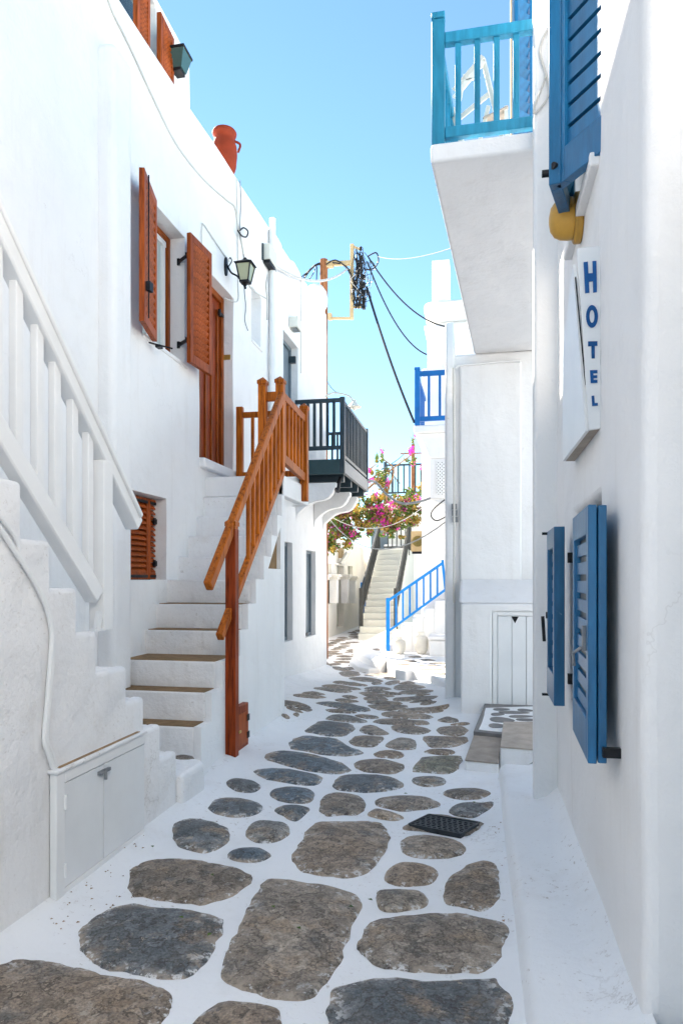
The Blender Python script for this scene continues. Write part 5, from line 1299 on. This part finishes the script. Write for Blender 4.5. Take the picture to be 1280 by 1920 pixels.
for u, top in ((612,1077),(633,1077),(653,1077),(668,1080)):
    yy = onX(u, 1100, XE+.2).y; zt1_ = onX(u, top, XE+.2).z; zb1_ = onX(u, 1131, XE+.2).z
    o = MB().box((XE-.01, yy-.13, zb1_), (XE+.2, yy+.13, zt1_-.14)).build('pilaster', 'wall', shop, .01)
    MB().box((XE-.01, yy-.16, zt1_-.14), (XE+.24, yy+.16, zt1_-.07)).box((XE-.01, yy-.2, zt1_-.07), (XE+.28, yy+.2, zt1_)).build('capital', 'wall_cream', o, .01)
q = onX(645, 1046, XE+.2)
MB().box((XE-.01, q.y-.4, q.z-.22), (XE+.08, q.y+.9, q.z-.16)).build('lintel', 'wall_cream', shop, .01)
qs = thing('shop_light_box', q, 'tilted cream flood light box above the shop door', 'light')
MB().bar(q+Vector((-.1, -.05, -.18)), q+Vector((.12, .05, .18)), .34, .08).build('case', 'plastic', qs, .01)
MB().box((XE+.001, q.y+.1, q.z+.0), (XE+.14, q.y+.3, q.z+.3)).build('bracket', 'cream_metal', qs)
a = onX(678, 1092, XE+.05); b = onX(684, 1175, XE+.05)
bdr = thing('blue_door', (XE, a.y, b.z), 'narrow bright blue door leaf at the end of the shop wall', 'door')
MB().box((XE+.002, a.y, b.z), (XE+.06, b.y+.1, a.z)).build('leaf', 'bright_blue', bdr, .005)
MB().box((XE+.06, a.y+.15, lerp(b.z, a.z, .1)), (XE+.07, b.y-.02, lerp(b.z, a.z, .45))).build('panel', 'deep_blue', bdr)
# air conditioner on the side of the far house
ac = thing('air_conditioner', (xcl-.2, YF+.5, 1.9), 'cream air conditioning unit with round fan grille on the far house side', 'air conditioner')
xa0 = onY(770, 1015, YF+.45).x; za0, za1 = onY(770, 1034, YF+.45).z, onY(770, 996, YF+.45).z
MB().box((xa0, YF+.45, za0), (xcl+.003, YF+.75, za1)).build('case', 'cream_metal', ac, .01)
cx_ = (xa0+xcl)/2+.01; cz_ = (za0+za1)/2; rr_ = min((xcl-xa0)*.44, (za1-za0)*.44)
MB().prism([(cx_+rr_*math.cos(t*math.pi/12), YF+.449, cz_+rr_*math.sin(t*math.pi/12)) for t in range(24)], (0, -.006, 0)).build('fan_opening', 'black', ac)
m = MB()
for k in range(-4, 5): 
    hh = math.sqrt(max(.0, rr_**2-(k*rr_/5)**2)); m.box((cx_+k*rr_/5-.004, YF+.434, cz_-hh), (cx_+k*rr_/5+.004, YF+.442, cz_+hh))
m.build('grille', 'brass', ac)
MB().box((xa0+.02, YF+.46, za0-.05), (xcl+.002, YF+.5, za0-.001)).build('bracket', 'iron', ac)

# ================================================================ UTILITY POLE and cables
YPO = 13.45
pb = onY(606.5, 700, YPO); zpt = onY(608, 487, YPO).z
up = thing('utility_pole', (pb.x, YPO, g(YPO)), 'weathered brown timber utility pole with steel bracket behind the left house', 'utility pole')
MB().tube([(pb.x, YPO, -.4), (pb.x, YPO, 2.5), (pb.x+.005, YPO, zpt)], .095, 14, .078).build('pole', 'pole', up)
def pp(u, v, dy=0.0): return onY(u, v, YPO+dy)
MB().bar(pp(660, 458), pp(659, 599), .07, .07, up=(0, 1, 0)).build('bracket_upright', 'cream_metal', up, .004)
MB().bar(pp(612, 495), pp(658, 493), .06, .09).box(pp(615, 502)-Vector((.03,.05,.0)), pp(622, 490)+Vector((.03,.05,0))).build('bracket_arm', 'cream_metal', up, .004)
MB().bar(pp(616, 597), pp(658, 597), .05, .045).box(pp(615, 600)-Vector((0,.05,.0)), pp(622, 588)+Vector((.0,.05,0))).build('bracket_arm', 'cream_metal', up, .004)
MB().bar(pp(661, 576), pp(677, 576), .03, .04).bar(pp(661, 462), pp(676, 468), .03, .04).build('side_arm', 'cream_metal', up)
random.seed(21)
def rpath(pts, jit, n=4): return spline([pp(u+random.uniform(-jit, jit), v+random.uniform(-jit, jit), random.uniform(-.12, .12)) for u, v in pts], n)
m = MB()
for k in range(26):
    u = random.uniform(664, 684); m.tube(rpath([(u, 462+random.uniform(0, 30)), (u+random.uniform(-9, 9), 495), (u+random.uniform(-9, 9), 530), (u+random.uniform(-10, 10), 550), (u+random.uniform(-6, 6), 576)], 3), random.choice((.006, .009, .012)), 5)
for k in range(5): m.tube(rpath([(612, 494), (630, 490+k), (648, 500), (660, 515+3*k), (664, 540)], 3), .013, 6)
for k in range(4): m.tube(rpath([(612, 492), (592, 497), (577, 512), (568, 522+3*k)], 3), .012, 6)
for k in range(12):
    u, v = random.uniform(655, 692), random.uniform(470, 572); r = random.uniform(4, 14)
    m.tube(rpath([(u, v), (u+r, v-r*.5), (u+r*1.3, v+r*.7), (u+r*.3, v+r), (u-r*.4, v+r*.4)], 1.5), .006, 5)
m.build('cable_tangle', 'cable_black', up)
m = MB()
for k in range(7): m.tube(rpath([(random.uniform(660, 690), random.uniform(500, 520)), (random.uniform(655, 695), 530), (random.uniform(660, 690), 550)], 4), .006, 5)
m.build('white_wires', 'cable_white', up)
m = MB()
for k in range(7):
    q = pp(676+.8*k, 470+17*k); m.lathe(q, [(.02,0),(.035,.02),(.02,.04),(.035,.06),(.02,.08)], 8)
for k in range(5): q = pp(682, 520+14*k); m.box(q-Vector((.03,.03,.04)), q+Vector((.03,.03,.04)))
m.build('insulator', 'iron', up)
m = MB(); m.tube(rpath([(592, 498), (588, 512), (576, 528)], 1), .01, 5); m.tube(rpath([(594, 500), (593, 528)], .5), .011, 5); m.build('hanging_tails', 'cable_black', up)
def span(name, p, q, sag, r, mat, label): tag(MB().tube(catenary(p, q, sag, 16), r, 6).build(name, mat), label, 'cable', None)
span('overhead_cable', pp(687, 538), onY(776, 792, YBF+.05), .12, .024, 'cable_black', 'thick twisted black cable slanting from the pole to the blue balcony')
span('overhead_cable', pp(689, 480), onY(840, 613, YF+.2), .30, .014, 'cable_black', 'upper black cable sagging from the pole to the chimney')
span('overhead_cable', pp(688, 490), onY(800, 665, YF+.28), .35, .014, 'cable_black', 'lower black cable sagging from the pole to the far house roof')
span('overhead_cable', pp(708, 481), Vector((bl_.x-.05, YC-.9, onY(834, 458, YC-.9).z)), .10, .005, 'cable_grey', 'thin pale wire from the pole to the terrace slab')
tag(MB().tube(spline([pp(690,480), pp(705,474), pp(709,490), pp(700,503), pp(685,506)], 5), .014, 6).build('cable_loop', 'cable_black'), 'black cable loop beside the pole bracket', 'cable')
span('overhead_cable', onX(512, 497, XB+.05), pp(650, 505, -.2), .22, .02, 'cable_white', 'thick white cable from the electricity box to the pole')
# second, distant pole
Y2 = YD+3
q = onY(774, 900, Y2)
p2 = thing('utility_pole', (q.x, Y2, zg), 'slim distant timber pole among the bougainvillea', 'utility pole')
MB().tube([(q.x, Y2, zg), (q.x, Y2, onY(774, 833, Y2).z)], .085, 10, .07).build('pole', 'pole', p2)
MB().bar((q.x-.5, Y2, onY(774, 850, Y2).z), (q.x+.5, Y2, onY(774, 850, Y2).z), .05, .05).build('crossarm', 'pole', p2)
span('overhead_cable', Vector((q.x-.3, Y2, onY(774, 848, Y2).z)), onY(715, 880, 16.0), .05, .014, 'cable_black', 'black cable running from the distant pole towards the bougainvillea')
span('overhead_cable', onX(615, 970, XB+.02), onY(843, 972, YC+.05), .45, .008, 'cable_white', 'pale cable strung across the lane below the dark balcony')
span('overhead_cable', onX(616, 966, XB+.02), onY(805, 940, YBF+.2), .35, .007, 'cable_white', 'second pale cable drooping under the bougainvillea to the lattice box')
tag(MB().tube(spline([onX(688, 900, XD), onY(705, 905, 12.0), onY(722, 925, 12.0), onY(750, 943, 12.0), onY(780, 942, 12.0), onY(806, 934, YBF+.09)], 6), .022, 8).build('hose', 'cable_grey'), 'thick grey hose hanging from the dark balcony to the lattice box', 'hose')
tag(MB().tube(spline([onY(833, 937, YBF+.08), onY(812, 955, YBF), onY(808, 968, YBF), onY(820, 976, YBF), onY(846, 962, YBF)], 6), .012, 6).build('cable_loop', 'cable_black'), 'dark cable loop hanging under the lattice box', 'cable')
# gooseneck lamp at the house end
gl = thing('gooseneck_lamp', onX(613, 742, XB), 'pale gooseneck lamp with conical shade above the dark balcony', 'lamp')
yg = YEND-.1
MB().tube(spline([Vector((XB-.02, yg, onY(612, 745, yg).z)), onY(622, 737, yg), onY(640, 738, yg), onY(655, 743, yg), onY(661, 752, yg)], 6), .016, 8).build('arm', 'plastic', gl)
q = onY(664, 764, yg); MB().lathe(q, [(.13,0),(.125,.01),(.04,.09),(.03,.13),(.005,.14)], 18).build('shade', 'plastic', gl)
MB().lathe(q-Vector((0,0,.05)), [(.01,0),(.035,.02),(.04,.05),(.02,.08)], 12).build('bulb', 'jar', gl)
span('overhead_cable', onX(613, 715, XB+.01), onY(637, 737, yg), .05, .008, 'cable_grey', 'thin wire feeding the gooseneck lamp')

# ================================================================ BOUGAINVILLEA
random.seed(3)
bv = thing('bougainvillea', (-3.3, 13.6, g(13.6)), 'flowering bougainvillea with green golden and magenta clusters spanning the lane', 'plant')
root = Vector((-3.25, 13.3, g(13)-.1))
ends = [onY(640, 985, 14.2), onY(690, 965, 14.6), onY(745, 955, 15.0), onY(722, 880, 15.6), onY(705, 870, 15.3), onY(780, 935, 15.8), onY(775, 850, 16.2)]
m = MB().tube(spline([root, root+Vector((.05, .1, 1.2)), root+Vector((-.05, .35, 2.2)), root+Vector((.2, .8, 2.9))], 5), .075, 9, .05); m.build('trunk', 'bark', bv)
hub = root+Vector((.2, .8, 2.9))
for e in ends:
    mid = hub.lerp(e, .5)+Vector((random.uniform(-.1, .1), random.uniform(-.2, .2), .12))
    MB().tube(spline([hub, mid, e], 6), .035, 7, .012).build('branch', 'bark', bv)
MB().tube(spline([onY(722, 945, 15.2), onY(728, 915, 15.4), onY(738, 880, 15.6), onY(716, 858, 15.6), onY(712, 838, 15.6)], 5), .025, 7, .008).build('branch', 'bark', bv)
# clumps: u, v, radius u, radius v, depth Y, (green, gold, blossom) weights, count
CL = [(634,985,28,38,14.2,(6,3,1.7),900),(620,1018,16,18,14.0,(6,2,2.7),380),(655,1000,25,18,14.3,(5,3,2.7),420),(668,965,30,26,14.5,(5,5,0.9),620),(640,950,28,16,14.4,(5,4,1.7),360),
      (700,965,28,26,14.8,(4,5,1.7),560),(728,975,26,18,15.0,(4,4,2.7),420),(700,925,14,22,15.3,(4,5,1.7),260),(716,905,14,24,15.5,(4,5,0.9),260),(695,890,9,13,15.3,(2,1,6.0),150),(712,862,7,18,15.6,(3,2,2.7),70),
      (755,950,24,18,15.6,(4,5,1.7),400),(778,935,24,18,15.9,(5,3,2.7),420),(765,975,28,18,15.3,(5,4,0.9),360),(798,920,8,14,16.2,(2,1,5.0),110),(770,845,8,18,16.2,(2,0,6.0),80),(778,820,7,10,16.2,(2,0,6.0),36),(776,868,12,12,16.2,(2,1,6.0),90),(790,955,14,14,15.6,(4,4,2.7),180),(735,1000,18,9,15.1,(6,3,0.9),120),(685,995,20,12,14.6,(5,3,2.7),180)]
parts = {'leaf': MB(), 'gold': MB(), 'blossom': MB()}
for (u, v, ru, rv, Yd, wts, cnt) in CL:
    sub = [(random.gauss(0, .52), random.gauss(0, .52), random.gauss(0, .45), random.choices(('leaf', 'gold', 'blossom'), wts)[0]) for _ in range(max(5, cnt//26))]
    for _ in range(int(cnt*1.9)):
        a, b, c, kind = random.choice(sub)
        if random.random() < .25: kind = random.choices(('leaf', 'gold', 'blossom'), wts)[0]
        c0 = onY(u+ru*(a+random.gauss(0, .16)), v+rv*(b+random.gauss(0, .16)), Yd+.45*(c+random.gauss(0, .3)))
        s = random.uniform(.026, .046) if kind != 'blossom' else random.uniform(.022, .036)
        n = Vector((random.gauss(0, 1), random.gauss(0, 1), random.gauss(0, 1)+.6)).normalized()
        t = n.orthogonal().normalized(); t.rotate(Matrix.Rotation(random.uniform(0, 6.28), 3, n)); w_ = n.cross(t)
        if kind == 'blossom':
            parts[kind].add([c0+t*s, c0+w_*s*.8+n*s*.4, c0-t*s*.9, c0-w_*s*.8+n*s*.4], [(0,1,2,3)])
        else:
            parts[kind].add([c0+t*s*1.35, c0+w_*s*.62+n*s*.15, c0-t*s*1.1, c0-w_*s*.62+n*s*.15], [(0,1,2,3)])
for k, nm in (('leaf', 'green_leaves'), ('gold', 'golden_leaves'), ('blossom', 'blossoms')):
    o = parts[k].build(nm, k, bv, smooth=0, recalc=False); o['kind'] = 'stuff'
# scattered leaf litter on the paving
m = MB()
for (u, v) in ((286,1587),(398,1640),(393,1752),(658,1700),(760,1488),(888,1504),(694,1687),(512,1700),(340,1720),(560,1740)):
    p = onG(u, v, .022); a = random.uniform(0, 6); d = Vector((math.cos(a), math.sin(a), 0)); e = Vector((-d.y, d.x, 0)); s = .009
    m.add([p+d*s*1.5, p+e*s+Vector((0,0,.004)), p-d*s*1.3, p-e*s+Vector((0,0,.003))], [(0,1,2,3)])
o = m.build('leaf_litter', 'leaf', None, smooth=0, recalc=False); o['kind'] = 'stuff'; o['label'] = 'few small fallen leaves scattered on the paving'
